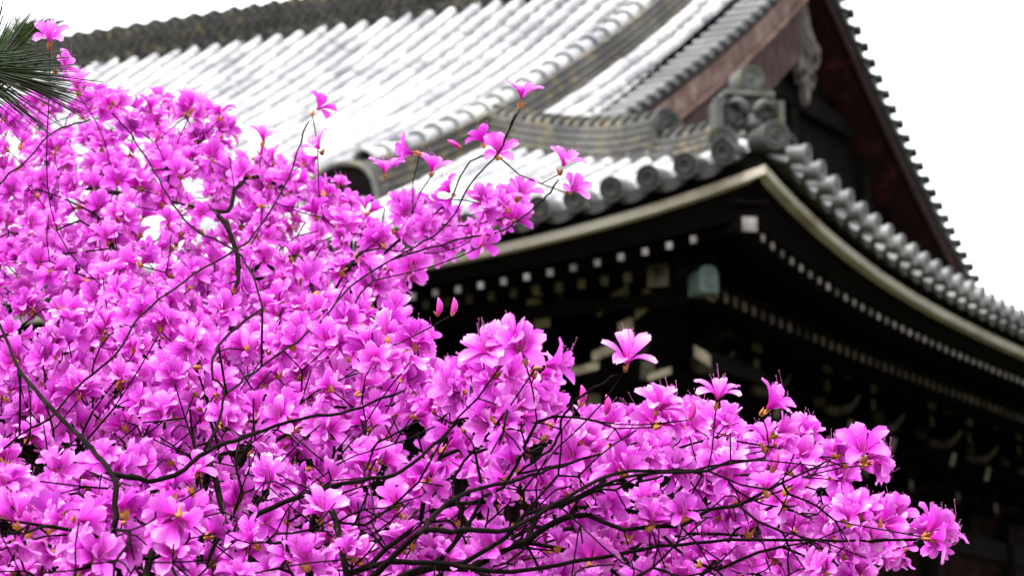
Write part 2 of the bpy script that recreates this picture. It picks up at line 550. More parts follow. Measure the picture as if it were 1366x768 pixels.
# ---- ridges: stacked flat courses with a row of lapped half-round caps
def ridge(name, path, width, height, capr, mat, capmat, courses=4, cap_len=0.36, extra=None):
    path = np.asarray(path, float)
    body = MB()
    T = np.gradient(path, axis=0); T[:, 2] = 0
    T /= np.linalg.norm(T, axis=1)[:, None]
    side = np.stack([-T[:, 1], T[:, 0], 0 * T[:, 0]], -1)
    prof_ = []
    for k in range(courses):
        z0, z1 = height * k / courses, height * (k + 1) / courses
        w0 = width * (1 - 0.42 * k / courses) / 2
        prof_ += [(w0 * 0.9, z0), (w0 * 0.9, z0 + (z1 - z0) * 0.35), (w0, z0 + (z1 - z0) * 0.4), (w0, z1 - 0.004)]
    prof_ = [(prof_[0][0], -0.35)] + prof_
    full = prof_ + [(-a, b) for a, b in reversed(prof_)]
    full = np.array(full)
    secs = [full[:, :1] * side[i] + full[:, 1:] * np.array([0, 0, 1.0]) for i in range(len(path))]
    body.sweep(path, secs, True)
    # rows of small tile ends between the courses, on both sides
    seg = np.linalg.norm(np.diff(path, axis=0), axis=1)
    cum = np.concatenate([[0], np.cumsum(seg)])
    tot = cum[-1]
    pt = lambda s: np.array([np.interp(s, cum, path[:, j]) for j in range(3)])
    if extra:
        extra(body)
    o = part(body, name, mat)
    caps = MB()
    s = 0.0
    th = np.linspace(-0.25, math.pi + 0.25, 9)
    while s < tot - 0.1:
        s1 = min(s + cap_len, tot)
        A, B = pt(s), pt(min(s1 + 0.05, tot))
        ax = (B - A) / (np.linalg.norm(B - A) + 1e-9)
        al = np.cross(ax, (0, 0, 1)); al /= np.linalg.norm(al)
        nn = np.cross(al, ax)
        ra, rb = capr * 1.2, capr * 0.74
        up_ = np.array([0, 0, height - 0.01])
        V, rings = [], [(0.0, ra * 0.8), (0.0, ra), (0.16, ra), (0.2, capr * 0.86), (1.0, rb)]
        for q, r in rings:
            c = A + (B - A) * q + up_
            V.append(c + np.cos(th)[:, None] * al * r + np.sin(th)[:, None] * nn * r)
        k = len(th)
        F = [(a * k + j, a * k + j + 1, (a + 1) * k + j + 1, (a + 1) * k + j) for a in range(len(rings) - 1) for j in range(k - 1)]
        caps.add(np.concatenate(V), F, 0, False)
        s = s1
    part(caps, 'ridge_cap', capmat, o)
    return o


def disc_end(mb, c, n, r, depth):
    n = np.asarray(n, float) / np.linalg.norm(n)
    al = np.cross(n, (0, 0, 1)); al /= np.linalg.norm(al)
    up_ = np.cross(al, n)
    th = np.arange(18) * 2 * math.pi / 18
    ring = np.cos(th)[:, None] * al + np.sin(th)[:, None] * up_
    pr = [(-0.02, 0.0), (-0.02, 0.18), (0.0, 0.24), (-0.02, 0.34), (-0.02, 0.6), (0.0, 0.66), (0.0, 0.74), (-0.02, 0.8), (-0.02, 0.84), (0.0, 0.88), (0.0, 1.0), (-depth, 0.96)]
    V = np.concatenate([np.asarray(c) + n * a + ring * r * q for a, q in pr])
    F = [(a * 18 + j, a * 18 + (j + 1) % 18, (a + 1) * 18 + (j + 1) % 18, (a + 1) * 18 + j) for a in range(len(pr) - 1) for j in range(18)]
    mb.add(V, F, 0, False)


def ornament(parent, c, n, w, h):
    """demon-tile end plate: framed slab, beaded border, brows, nose and round tile ends"""
    n = np.asarray(n, float) / np.linalg.norm(n)
    al = np.cross((0, 0, 1), n); al /= np.linalg.norm(al)
    up_ = np.array([0, 0, 1.0])
    A = np.array([al, n, up_])
    c = np.asarray(c, float)
    mb = MB()
    W = lambda x, y, z: c + al * x + n * y + up_ * z
    # slab with sloping shoulders
    out = [(-w / 2, 0), (w / 2, 0), (w / 2, h * 0.78), (w * 0.34, h), (-w * 0.34, h), (-w / 2, h * 0.78)]
    k = len(out)
    V = [W(x, -0.07, z) for x, z in out] + [W(x, 0.07, z) for x, z in out]
    mb.add(V, [tuple(range(k)), tuple(range(2 * k - 1, k - 1, -1))] + [(j, j + k, (j + 1) % k + k, (j + 1) % k) for j in range(k)])
    for sx in (-1, 1):
        mb.box(W(sx * (w / 2 - 0.02), 0.075, h * 0.42), (0.028, 0.05, h * 0.45), A)
        for q in range(6):
            disc_end(mb, W(sx * (w / 2 - 0.085), 0.10, h * (0.1 + 0.125 * q)), n, 0.028, 0.04)
    mb.box(W(0, 0.08, h - 0.02), (w * 0.36, 0.06, 0.025), A)
    # brows, cheeks, snout
    for sx in (-1, 1):
        pth = [W(sx * w * (0.04 + 0.28 * q), 0.10 + 0.03 * math.sin(q * 3), h * (0.62 + 0.2 * math.sin(q * 2.4))) for q in np.linspace(0, 1, 7)]
        mb.tube(pth, [0.045, 0.05, 0.05, 0.045, 0.038, 0.03, 0.018], 7)
        pth = [W(sx * w * (0.08 + 0.22 * q), 0.10, h * (0.30 - 0.1 * math.sin(q * 3.1))) for q in np.linspace(0, 1, 6)]
        mb.tube(pth, [0.05, 0.055, 0.05, 0.045, 0.035, 0.02], 7)
        disc_end(mb, W(sx * w * 0.2, 0.12, h * 0.52), n, 0.055, 0.06)
    mb.tube([W(0, 0.06, h * 0.66), W(0, 0.14, h * 0.52), W(0, 0.19, h * 0.42), W(0, 0.13, h * 0.36)], [0.03, 0.05, 0.07, 0.05], 9)
    disc_end(mb, W(0, 0.20, h * 0.44), n, 0.062, 0.08)
    # the round tile crowning it
    disc_end(mb, W(0.03, 0.10, h + 0.12), n, 0.115, 0.26)
    part(mb, 'ridge_end_ornament', M['oni'], parent)


zs = lambda x, y: float(surf('S', -x, y)[2])
# main ridge (rises a little towards both gables)
xs = np.linspace(XG - 0.1, -LX - XG + 0.1, 40)
mid = (-LX) / 2
pth = [(x, DY, zs(-8, DY) - 0.02 + 0.22 * (abs(x - mid) / (LX / 2 + XG)) ** 3) for x in xs]


def foot_tiles(mb):
    """a row of small round tile ends along the foot of the main ridge"""
    k = 0
    while XG - 0.9 - k * 0.27 > -LX - XG + 0.3:
        for sy in (-1, 1):
            disc_end(mb, (XG - 0.9 - k * 0.27, DY + sy * 0.40, zs(-8, DY - 0.40) + 0.12), (0, sy, -0.15), 0.105, 0.25)
        k += 1
    for row, (zz, yy_) in enumerate(((0.14, 0.33), (0.25, 0.31), (0.35, 0.27))):
        for q in range(112):
            x = XG - 0.5 - q * 0.165 - 0.08 * (row % 2)
            disc_end(mb, (x, DY - yy_ - 0.03, zs(-8, DY) - 0.02 + zz), (0, -1, 0.1), 0.066, 0.1)


o = ridge('main_ridge', pth, 0.66, 0.40, 0.12, M['mossy'], M['mossy'], 5, 0.34, foot_tiles)
ornament(o, (XG - 0.05, DY, pth[0][2] - 0.1), (1, 0, 0), 0.8, 0.75)

# descending ridges on both big slopes, both ends
for x0 in (-5.2, -LX + 5.2):
    for sy in (1, -1):
        ys = np.linspace(2.35, DY - 0.32, 30)
        pth = [(x0, (y if sy > 0 else 2 * DY - y), zs(-8, y) + 0.03 + 0.10 * math.exp(-(y - 2.35) / 0.8)) for y in ys]
        o = ridge('descending_ridge', pth, 0.50, 0.36, 0.115, M['ridge'], M['tile'], 4, 0.40)
        # end plate: dark arched slab with a pale swept rim
        mb = MB()
        yE = 2.30 if sy > 0 else 2 * DY - 2.30
        cz = pth[0][2]
        rim = []
        for q in np.linspace(0, 1, 13):
            xx = 0.42 * math.cos(math.pi * q)
            zz = 0.50 * math.sin(math.pi * q) ** 0.55 - 0.12 + 0.10 * (abs(math.cos(math.pi * q)) ** 6) * -1
            rim.append((xx, zz))
        xo = x0 - 0.20
        cz -= 0.06
        V = [(xo + a, yE - 0.05 * sy, cz + b) for a, b in rim] + [(xo + a, yE + 0.08 * sy, cz + b) for a, b in rim]
        k = len(rim)
        mb.add(V, [tuple(range(k)), tuple(range(2 * k - 1, k - 1, -1))] + [(j, j + 1, j + 1 + k, j + k) for j in range(k - 1)])
        mb.tube([(xo + a * 1.02, yE - 0.06 * sy, cz + b * 1.02) for a, b in rim], [0.035] * k, 6, 1)
        part(mb, 'ridge_end_ornament', [M['wood'], M['ridge']], o)

# hip ridges
for cx, sx in ((0, 1), (-LX, -1)):
    for cy, sy in ((0, 1), (2 * DY, -1)):
        d = np.linspace(1.55, 5.15, 16)
        pth = [(cx - sx * q, cy + sy * q, float(surf('S', q, q)[2]) + 0.02 + 0.10 * math.exp(-(q - 1.5) / 0.7)) for q in d]
        o = ridge('hip_ridge', pth, 0.44, 0.30, 0.10, M['ridge'], M['ridge'], 4, 0.30)
        n = (sx, -sy, 0)
        mb = MB()
        # the lower, shorter stage of the hip and its tile ends at the very corner
        d2 = np.linspace(0.42, 1.6, 8)
        p2 = [(cx - sx * q, cy + sy * q, float(surf('S', q, q)[2]) + 0.0 + 0.16 * math.exp(-q / 0.5)) for q in d2]
        o2 = ridge('hip_ridge', p2, 0.40, 0.20, 0.10, M['ridge'], M['ridge'], 3, 0.28)
        ornament(o2, (cx - sx * 0.36, cy + sy * 0.50, p2[0][2] - 0.07), n, 0.62, 0.54)
        zc = GZ + 0.19
        for c_, n_, r_, dep in (((cx + sx * 0.13, cy - sy * 0.06, zc + 0.08), n, 0.125, 0.34),
                                ((cx - sx * 0.34, cy - sy * 0.12, zc + 0.08), (0.25 * sx, -sy, 0), 0.12, 0.5),
                                ((cx + sx * 0.12, cy + sy * 0.30, zc + 0.05), (sx, -0.25 * sy, 0), 0.115, 0.5),
                                ((cx - sx * 1.50, cy + sy * 1.50, p2[-1][2] + 0.33), n, 0.12, 0.4)):
            mb = MB()
            disc_end(mb, c_, n_, r_, dep)
            part(mb, 'corner_tile_end', M['oni'], o2)

# ---- verge tiles, bargeboards, gable walls
for gx, sx in ((XG, 1), (-LX - XG, -1)):
    for sy in (1, -1):
        yy = lambda y: y if sy > 0 else 2 * DY - y
        # slope distance steps
        y = 4.15
        while y < DY - 0.25:
            z = zs(-8, y)
            dz = (zs(-8, y + 0.1) - zs(-8, y - 0.1)) / 0.2
            ax = np.array([sx, 0, 0.0])
            up_ = np.array([0, -dz * sy, 1.0]); up_ /= np.linalg.norm(up_)
            fw = np.cross(ax, up_)
            th = np.linspace(-0.2, math.pi + 0.2, 9)
            c = np.array([gx, yy(y), z + 0.045])
            r = 0.060 if sy > 0 else 0.075
            V = []
            rings = [(-0.36, r), (0.06, r * 1.04), (0.06, r * 0.7), (0.045, r * 0.6), (0.045, 0.0)]
            for a, rr in rings:
                V.append(c + ax * a + np.cos(th)[:, None] * fw * rr + np.sin(th)[:, None] * up_ * rr)
            k = len(th)
            F = [(a * k + j, a * k + j + 1, (a + 1) * k + j + 1, (a + 1) * k + j) for a in range(len(rings) - 1) for j in range(k - 1)]
            vb = MB()
            vb.add(np.concatenate(V), F, 0, False)
            # the flat tile lapping between two round ones, and its hanging lip
            c2 = np.array([gx, yy(y + 0.135), zs(-8, y + 0.135) - 0.005])
            A_ = np.array([ax, fw, up_])
            vb.box(c2 - ax * 0.15, (0.17, 0.034, 0.014), A_)
            vb.box(c - ax * 0.05 - up_ * 0.09, (0.02, 0.13, 0.04), A_, 1)
            part(vb, 'verge_tile', [M['verge'] if sy > 0 else M['mossy'], M['darktile']])
            y += 0.27
        # bargeboard below the verge tiles, and the boarded underside behind it
        ys = np.linspace(3.9, DY, 26)
        bb, sf = MB(), MB()
        path, secs = [], []
        for y in ys:
            z = zs(-8, y)
            hh = 0.27
            pts = [(gx - sx * 0.05, yy(y), z - 0.16), (gx - sx * 0.05, yy(y), z - 0.20 - hh), (gx - sx * 0.12, yy(y), z - 0.20 - hh), (gx - sx * 0.12, yy(y), z - 0.16)]
            path.append(np.zeros(3)); secs.append(np.array(pts))
        bb.sweep(path, secs, True)
        # moulding along the board's lower edge
        path = [(gx - sx * 0.03, yy(y), zs(-8, y) - 0.47) for y in ys]
        bb.tube(path, [0.03] * len(ys), 6)
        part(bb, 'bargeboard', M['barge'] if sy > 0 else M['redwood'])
        path, secs = [], []
        for y in ys:
            z = zs(-8, y)
            pts = [(gx - sx * 0.125, yy(y), z - 0.10), (gx - sx * 0.125, yy(y), z - 0.545), (gx - sx * 0.58, yy(y), z - 0.60), (gx - sx * 0.58, yy(y), z - 0.10)]
            path.append(np.zeros(3)); secs.append(np.array(pts))
        sf.sweep(path, secs, True)
        part(sf, 'verge_soffit', M['redwood'])
        if sy > 0:
            # second, deeper board set back under the near verge
            lb = MB()
            path, secs = [], []
            for y in np.linspace(6.0, DY - 0.35, 18):
                z = zs(-8, y)
                path.append(np.zeros(3)); secs.append(np.array([(gx - sx * 0.16, y, z - 0.62), (gx - sx * 0.16, y, z - 1.25), (gx - sx * 0.22, y, z - 1.25), (gx - sx * 0.22, y, z - 0.62)]))
            lb.sweep(path, secs, True)
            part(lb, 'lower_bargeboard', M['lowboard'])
    # gable wall with posts and a cross beam
    gw = MB()
    wx = XW if sx > 0 else -LX - XW
    ys = np.linspace(2.2, 2 * DY - 2.2, 41)
    V = [(wx, y, GZ + 0.7) for y in ys] + [(wx, y, zs(-8, min(y, 2 * DY - y)) - 0.1) for y in ys]
    gw.add(V, [(j, j + 1, j + 42, j + 41) for j in range(40)])
    for y in (6.5, 9.2, DY, 2 * DY - 9.2, 2 * DY - 6.5):
        zt = zs(-8, min(y, 2 * DY - y)) - 0.5
        gw.box((wx + sx * 0.06, y, (GZ + 1.4 + zt) / 2), (0.07, 0.13, (zt - GZ - 1.4) / 2))
    gw.box((wx + sx * 0.08, DY, GZ + 2.45), (0.09, 4.3, 0.16))
    gw.box((wx + sx * 0.075, DY, GZ + 3.7), (0.085, 2.2, 0.12))
    part(gw, 'gable_wall', M['wood'])
    pn = MB()
    # carved pendant hanging under the apex with scrolled fins
    px = gx - sx * 0.33
    ztop = zs(-8, DY) - 0.85
    shape = [(0, -1.5), (0.16, -1.32), (0.12, -1.1), (0.34, -1.2), (0.5, -1.0), (0.42, -0.78), (0.62, -0.82), (0.86, -0.62), (0.9, -0.4), (0.6, -0.32), (0.32, -0.1), (0.2, 0.25)]
    shape = [(a * 0.6, b * 0.8) for a, b in shape]
    full = shape + [(-a, b) for a, b in reversed(shape[1:])]
    k = len(full)
    V = [(px + sx * 0.10, DY + a, ztop + b) for a, b in full] + [(px + sx * 0.01, DY + a, ztop + b) for a, b in full]
    pn.add(V, [tuple(range(k)), tuple(range(2 * k - 1, k - 1, -1))] + [(j, j + k, (j + 1) % k + k, (j + 1) % k) for j in range(k)])
    for a, b, r in ((0, -0.44, 0.13), (0.29, -0.5, 0.08), (-0.29, -0.5, 0.08), (0.16, -0.8, 0.06), (-0.16, -0.8, 0.06)):
        disc_end(pn, (px + sx * 0.14, DY + a, ztop + b), (sx, 0, 0), r, 0.08)
    part(pn, 'gable_pendant', M['pendant'])

# ---- underside of the eaves
zl_up = lambda t: -0.344 + 0.431 * (np.clip(1 - t / 8.98, 0, 1) ** 3.877 - 1) + GZ
LOWZ = {'S': -0.675, 'E': -0.835}
zl_lo = lambda side, t: LOWZ[side] + 0.17 * np.clip(1 - t / 8.98, 0, 1) ** 3.0 + GZ


def eave_pt(side, t, d, z):
    return np.array((-t, d, z)) if side == 'S' else np.array((-d, t, z))


for side, total in (('S', LX), ('E', 2 * DY)):
    sb = MB()
    tt = np.concatenate([np.linspace(0.0, 5, 26), np.linspace(5.5, total - 5.5, 12), total - np.linspace(5, 0, 26)])
    rows = [(0.09, lambda t: lift(t) - 0.59 + GZ - 0.0), (0.30, lambda t: zl_up(t) + 0.055), (1.02, lambda t: zl_up(t) + 0.055 + 0.20),
            (1.05, lambda t: zl_up(t) + 0.36), (4.2, lambda t: zl_up(t) * 0.3 + (GZ - 0.775) * 0.7 + 0.36 + 0.85)]
    V = []
    for t in tt:
        te = min(t, total - t)
        for d, fz in rows:
            tc = min(max(t, d), total - d)
            V.append(eave_pt(side, tc, d, fz(te) + 0.02))
    k = len(rows)
    sb.add(V, [(i * k + j, i * k + j + 1, (i + 1) * k + j + 1, (i + 1) * k + j) for i in range(len(tt) - 1) for j in range(k - 1)])
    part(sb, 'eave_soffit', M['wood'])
    # beam that carries the flying rafters, above the tips of the lower row
    kb = MB()
    pts, secs = [], []
    for t in tt:
        if t < 1.0 or t > total - 1.0:
            continue
        te = min(t, total - t)
        zz = zl_lo(side, te) + 0.055
        A = [eave_pt(side, t, 1.13, zz), eave_pt(side, t, 1.13, zz + 0.10), eave_pt(side, t, 1.28, zz + 0.10), eave_pt(side, t, 1.28, zz)]
        pts.append(np.zeros(3)); secs.append(np.array(A))
    kb.sweep(pts, secs, True)
    part(kb, 'eave_beam', M['wood'])


def rafter(side, t, d0, d1, z, slope, hw, hh, tipmat, holder):
    out = eave_pt(side, 0, -1, 0) * np.array([1, 1, 0]); al = eave_pt(side, 1, 0, 0) * np.array([1, 1, 0])
    ax = -out + np.array([0, 0, slope]); L = (d1 - d0); 
    P0 = eave_pt(side, t, d0, z); P1 = P0 + ax * L
    up_ = np.array([0, 0, 1.0])
    V = []
    for P in (P0, P1):
        for a, b in ((-1, -1), (1, -1), (1, 1), (-1, 1)):
            V.append(P + al * a * hw + up_ * b * hh)
    F = [(0, 1, 5, 4), (1, 2, 6, 5), (2, 3, 7, 6), (3, 0, 4, 7), (4, 5, 6, 7)]
    if holder is not None:
        holder.add(V, F)
        holder.box(P0 + out * 0.006, (hw * 1.0, 0.008, hh * 1.0), np.array([al, out, up_]), 1)
        return
    rb = MB(); rb.add(V, F)
    o = part(rb, 'rafter', M['wood'])
    tb = MB(); tb.box(P0 + out * 0.006, (hw, 0.008, hh), np.array([al, out, up_]))
    part(tb, 'rafter_tip', tipmat, o)


W = 0.2291
far = MB(); farlo = MB()
for side, total, a0, n1, n2 in (('S', LX, 0.797, 16, 14), ('E', 2 * DY, 0.661, 34, 36)):
    i = 0
    t = a0
    while t < total - 0.6:
        te = min(t, total - t)
        d1 = min(1.35, te + 0.2)
        rafter(side, t, 0.307, d1, float(zl_up(te)), 0.27, 0.027 , 0.030, M['white'], None if i < n1 else far)
        i += 1; t += W
    i = 0
    t = (1.55 if side == 'S' else 1.50)
    while t < total - 1.4:
        te = min(t, total - t)
        rafter(side, t, 1.10, min(4.1, te + 0.5), float(zl_lo(side, te)), 0.27, 0.034, 0.042, M['beige'], None if i < n2 else farlo)
        i += 1; t += W
o = part(far, 'flying_rafters', [M['wood'], M['white']]); o['kind'] = 'stuff'
o = part(farlo, 'base_rafters', [M['wood'], M['beige']]); o['kind'] = 'stuff'

# hip rafters with their end caps
dg = np.array([1, -1, 0]) / math.sqrt(2)
lt = np.array([1, 1, 0]) / math.sqrt(2)
upv = np.array([0, 0, 1.0])
AX = np.array([lt, dg, upv])
hb = MB()
P0 = np.array((-0.27, 0.27, GZ - 0.36)); P1 = np.array((-1.9, 1.9, GZ + 0.05))
hb.sweep([P0, P1], [np.array([lt * a * 0.085 + upv * b * 0.11 for a, b in ((-1, -1), (1, -1), (1, 1), (-1, 1))])] * 2, True)
o = part(hb, 'hip_rafter', M['wood'])
cb = MB(); cb.box(P0 + dg * 0.012 + upv * -0.045, (0.066, 0.012, 0.062), AX); part(cb, 'rafter_tip', M['white'], o)
cb = MB(); cb.box(P0 + dg * 0.02 + upv * 0.135, (0.15, 0.09, 0.02), AX); part(cb, 'drip_plate', M['wood'], o)
hb = MB()
P0 = np.array((-0.95, 0.95, GZ - 0.70)); P1 = np.array((-4.2, 4.2, GZ + 0.35))
hb.sweep([P0, P1], [np.array([lt * a * 0.08 + upv * b * 0.11 for a, b in ((-1, -1), (1, -1), (1, 1), (-1, 1))])] * 2, True)
o = part(hb, 'hip_rafter', M['wood'])
cb = MB()
arch = [(-0.09, -0.13), (0.09, -0.13), (0.092, 0.03), (0.075, 0.085), (0.035, 0.11), (-0.035, 0.11), (-0.075, 0.085), (-0.092, 0.03)]
V = [P0 + dg * 0.04 + lt * a + upv * b for a, b in arch] + [P0 - dg * 0.22 + lt * a * 1.0 + upv * b for a, b in arch]
k = len(arch)
cb.add(V, [tuple(range(k)), tuple(range(2 * k - 1, k - 1, -1))] + [(j, j + k, (j + 1) % k + k, (j + 1) % k) for j in range(k)])
cb.tube([P0 + dg * 0.04 + upv * 0.03, P0 + dg * 0.06 + upv * 0.03], [0.014, 0.01], 8, 0)
part(cb, 'copper_cap', M['copper'], o)


# ---- columns, bracket sets, purlins, walls
CI = 3.5     # column line inset
COLZ = GZ - 1.75


def painted_end(mb, c, ax, a, b, hw, hh, th=0.006, mi=1):
    """cream-painted face on the end of a timber: ax outward, a across, b up"""
    mb.box(c + ax * th, (hw, th, hh), np.array([a, ax, b]), mi)


def bracket(pos, out, scale=1.0, arms=True):
    out = np.asarray(out, float); out /= np.linalg.norm(out)
    al = np.cross(out, (0, 0, 1.0))
    up_ = np.array([0, 0, 1.0])
    A = np.array([al, out, up_])
    pos = np.asarray(pos, float)
    mb = MB(); blocks = []
    Pn = lambda a, o_, z: pos + al * a + out * o_ + up_ * z
    mb.box(Pn(0, 0, 0.13), (0.20, 0.20, 0.13), A, 0, 0.78)
    steps = [(0.42, 0.34), (0.86, 0.62), (1.28, 0.90)]
    for o_, z in steps:
        L = o_ / 2 * scale
        mb.box(Pn(0, L, z), (0.065, L + 0.10, 0.085), A)
        c = Pn(0, o_ * scale + 0.10, z)
        if o_ != 0.86:
            painted_end(mb, c, out, al, up_, 0.066, 0.06)
        # sloped chin under the arm's end
        mb.box(Pn(0, o_ * scale + 0.02, z - 0.10), (0.06, 0.08, 0.03), A, 0, 0.7)
        # bearing block on the arm
        b_ = Pn(0, o_ * scale, z + 0.16)
        blocks.append((b_, 0.115, 0.075, o_ > 1.0))
        if arms:
            hw = 0.52 if o_ > 1 else 0.44
            mb.box(Pn(0, o_ * scale, z + 0.31), (hw, 0.06, 0.075), A)
            for sgn in (-1, 1):
                if o_ > 0.8:
                    painted_end(mb, Pn(sgn * hw, o_ * scale, z + 0.31), al * sgn, out, up_, 0.061, 0.07)
                blocks.append((Pn(sgn * (hw - 0.1), o_ * scale, z + 0.46), 0.10, 0.065, False))
    # carved horn-shaped nosing
    q_ = np.linspace(0, 1, 7)
    pth = [Pn(0, 1.34 * scale + 0.42 * q, 0.66 - 0.10 * math.sin(q * 2.6) + 0.16 * q * q) for q in q_]
    nb_ = MB()
    nb_.tube(pth, [0.055, 0.062, 0.062, 0.055, 0.045, 0.03, 0.012], 7)
    nose = nb_
    # sloping tail rafter nosing out under the bracket
    P0 = Pn(0, 0.1, 0.86); P1 = Pn(0, 1.62 * scale, 0.42)
    d_ = (P1 - P0) / np.linalg.norm(P1 - P0); u2 = np.cross(al, d_)
    u2 = u2 if u2[2] > 0 else -u2
    mb.sweep([P0, P1], [np.array([al * a * 0.065 + u2 * b * 0.08 for a, b in ((-1, -1), (1, -1), (1, 1), (-1, 1))])] * 2, True)
    painted_end(mb, P1, d_, al, u2, 0.066, 0.082)
    o = part(mb, 'bracket_set', [M['wood'], M['beige']])
    part(nose, 'carved_nosing', M['dimcream'], o)
    for b_, hw, hh, pale in blocks:
        bl = MB()
        bl.box(b_, (hw, hw, hh), A, 0, 0.72)
        if pale:
            painted_end(bl, b_ + out * hw * 0.94 + up_ * hh * 0.35, out, al, up_, hw * 0.97, hh * 0.6)
        part(bl, 'bearing_block', [M['wood'], M['beige']], o)


ZB = GZ - 1.72
cols = []
for k in range(6):
    cols.append(((-CI - 3.6 * k, CI), (0, -1, 0)))
for k in range(1, 5):
    cols.append(((-CI, CI + 3.62 * k), (1, 0, 0)))
for (x, y), out in cols:
    cb = MB()
    th = np.arange(14) * 2 * math.pi / 14
    ring = np.stack([np.cos(th), np.sin(th), 0 * th], -1)
    cb.sweep([(x, y, 0.5), (x, y, 1.2), (x, y, ZB - 0.4), (x, y, ZB)], [ring * 0.24, ring * 0.24, ring * 0.23, ring * 0.2], True, 0, True)
    part(cb, 'column', M['wood'])
    bracket((x, y, ZB), out)
bracket((-CI, CI, ZB), (1, 0, 0))
bracket((-CI, CI, ZB), (1, -1, 0), 1.30, False)
for k in range(5):      # struts between the columns carry smaller sets
    bracket((-CI - 3.6 * k - 1.8, CI, ZB), (0, -1, 0), 0.92)
for k in range(4):
    bracket((-CI, CI + 3.62 * k + 1.81, ZB), (1, 0, 0), 0.92)
# the corner set's stacked arms: each a timber running back to the wall with a cream-painted end
hb = MB()
hb.box((-2.6, 3.0, GZ - 0.85), (0.9, 0.10, 0.10))
o = part(hb, 'bracket_set', M['wood'])
for x, z, hw, hh, sl in ((-3.21, -0.40, 0.045, 0.06, 0), (-3.27, -0.555, 0.075, 0.075, 0), (-3.19, -0.715, 0.085, 0.055, 0.02), (-2.45, -0.57, 0.16, 0.055, 0.20),
                         (-2.11, -0.58, 0.045, 0.075, 0), (-2.17, -0.70, 0.06, 0.045, 0.08), (-2.33, -0.845, 0.075, 0.085, 0.06), (-2.56, -1.05, 0.12, 0.05, 0.08),
                         (-2.76, -1.19, 0.15, 0.04, 0.05), (-1.57, -1.17, 0.08, 0.06, -0.10), (-3.3, -0.9, 0.10, 0.035, 0.03), (-2.0, -1.30, 0.12, 0.035, 0.06)):
    x += 0.18; z -= 0.068
    hb = MB()
    P = [(x + a * hw, 1.85, GZ + z + b * hh + a * sl / 2) for a, b in ((-1, -0.8), (1, -1), (1, 0.8), (0.2, 1.0), (-1, 1))]
    k = len(P)
    hb.add(P + [(q[0], 3.2, q[2]) for q in P], [tuple(range(k - 1, -1, -1))], 1)
    hb.add(P + [(q[0], 3.2, q[2]) for q in P], [(j, (j + 1) % k, (j + 1) % k + k, j + k) for j in range(k)], 0)
    part(hb, 'bracket_arm', [M['wood'], M['cream']], o)
# purlins crossing at the corner, their cream-painted ends standing out
pb = MB()
pz_ = GZ - 0.56
pb.box((-1.50, (1.14 + 2 * DY - 1.2) / 2, pz_ - 0.03), (0.10, (2 * DY - 2.34) / 2, 0.10))
pb.box((-1.50, 1.134, pz_ - 0.03), (0.102, 0.008, 0.102), None, 1)
o = part(pb, 'purlin', [M['wood'], M['beige']])
pb = MB()
pb.box((-(LX) / 2 + 0.0, 1.45, pz_ - 0.19), (LX / 2 - 1.13, 0.08, 0.055))
pb.box((-1.126, 1.45, pz_ - 0.19), (0.008, 0.082, 0.057), None, 1)
part(pb, 'purlin', [M['wood'], M['beige']])
# walls: plank panels with head and sill beams and vertical lattice
for (x0, y0), (x1, y1), nb in (((-CI, CI), (-LX + CI, CI), 5), ((-CI, CI), (-CI, 2 * DY - CI), 4), ((-LX + CI, CI), (-LX + CI, 2 * DY - CI), 4), ((-CI, 2 * DY - CI), (-LX + CI, 2 * DY - CI), 5)):
    wb = MB()
    a = np.array([x0, y0, 0.0]); b = np.array([x1, y1, 0.0])
    L = np.linalg.norm(b - a); al = (b - a) / L; nn = np.array([al[1], -al[0], 0])
    if nn @ ((a + b) / 2 - np.array([-LX / 2, DY, 0])) < 0:
        nn = -nn
    A = np.array([al, nn, upv])
    c = (a + b) / 2
    wb.box(c + upv * ((GZ + 0.6) / 2) - nn * 0.08, (L / 2, 0.05, (GZ + 0.6) / 2), A)
    for z, h in ((ZB - 0.15, 0.14), (ZB - 1.1, 0.12), (1.1, 0.14)):
        wb.box(c + upv * z + nn * 0.04, (L / 2 + 0.3, 0.09, h), A)
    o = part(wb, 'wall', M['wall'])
    lb = MB()
    q = 0.3
    while q < L - 0.2:
        lb.box(a + al * q + upv * (ZB + 0.62) + nn * 0.02, (0.022, 0.03, 0.5), A)
        lb.box(a + al * q + upv * (ZB - 0.62) + nn * 0.02, (0.022, 0.03, 0.36), A)
        q += 0.13
    part(lb, 'lattice', M['redwood'], o)
pb = MB()
pb.box((-LX / 2, DY, 0.25), (LX / 2 - 2.2, DY - 2.2, 0.25))
part(pb, 'stone_platform', M['stone'])

# ------------------------------------------------------------------ azalea
BASE = at(300, 900, 2.75); BASE = np.array([BASE[0], BASE[1], 0.0])
bush = empty('azalea_bush', BASE, 'leafless azalea bush covered in bright magenta-pink blossoms in front of the temple', 'azalea')


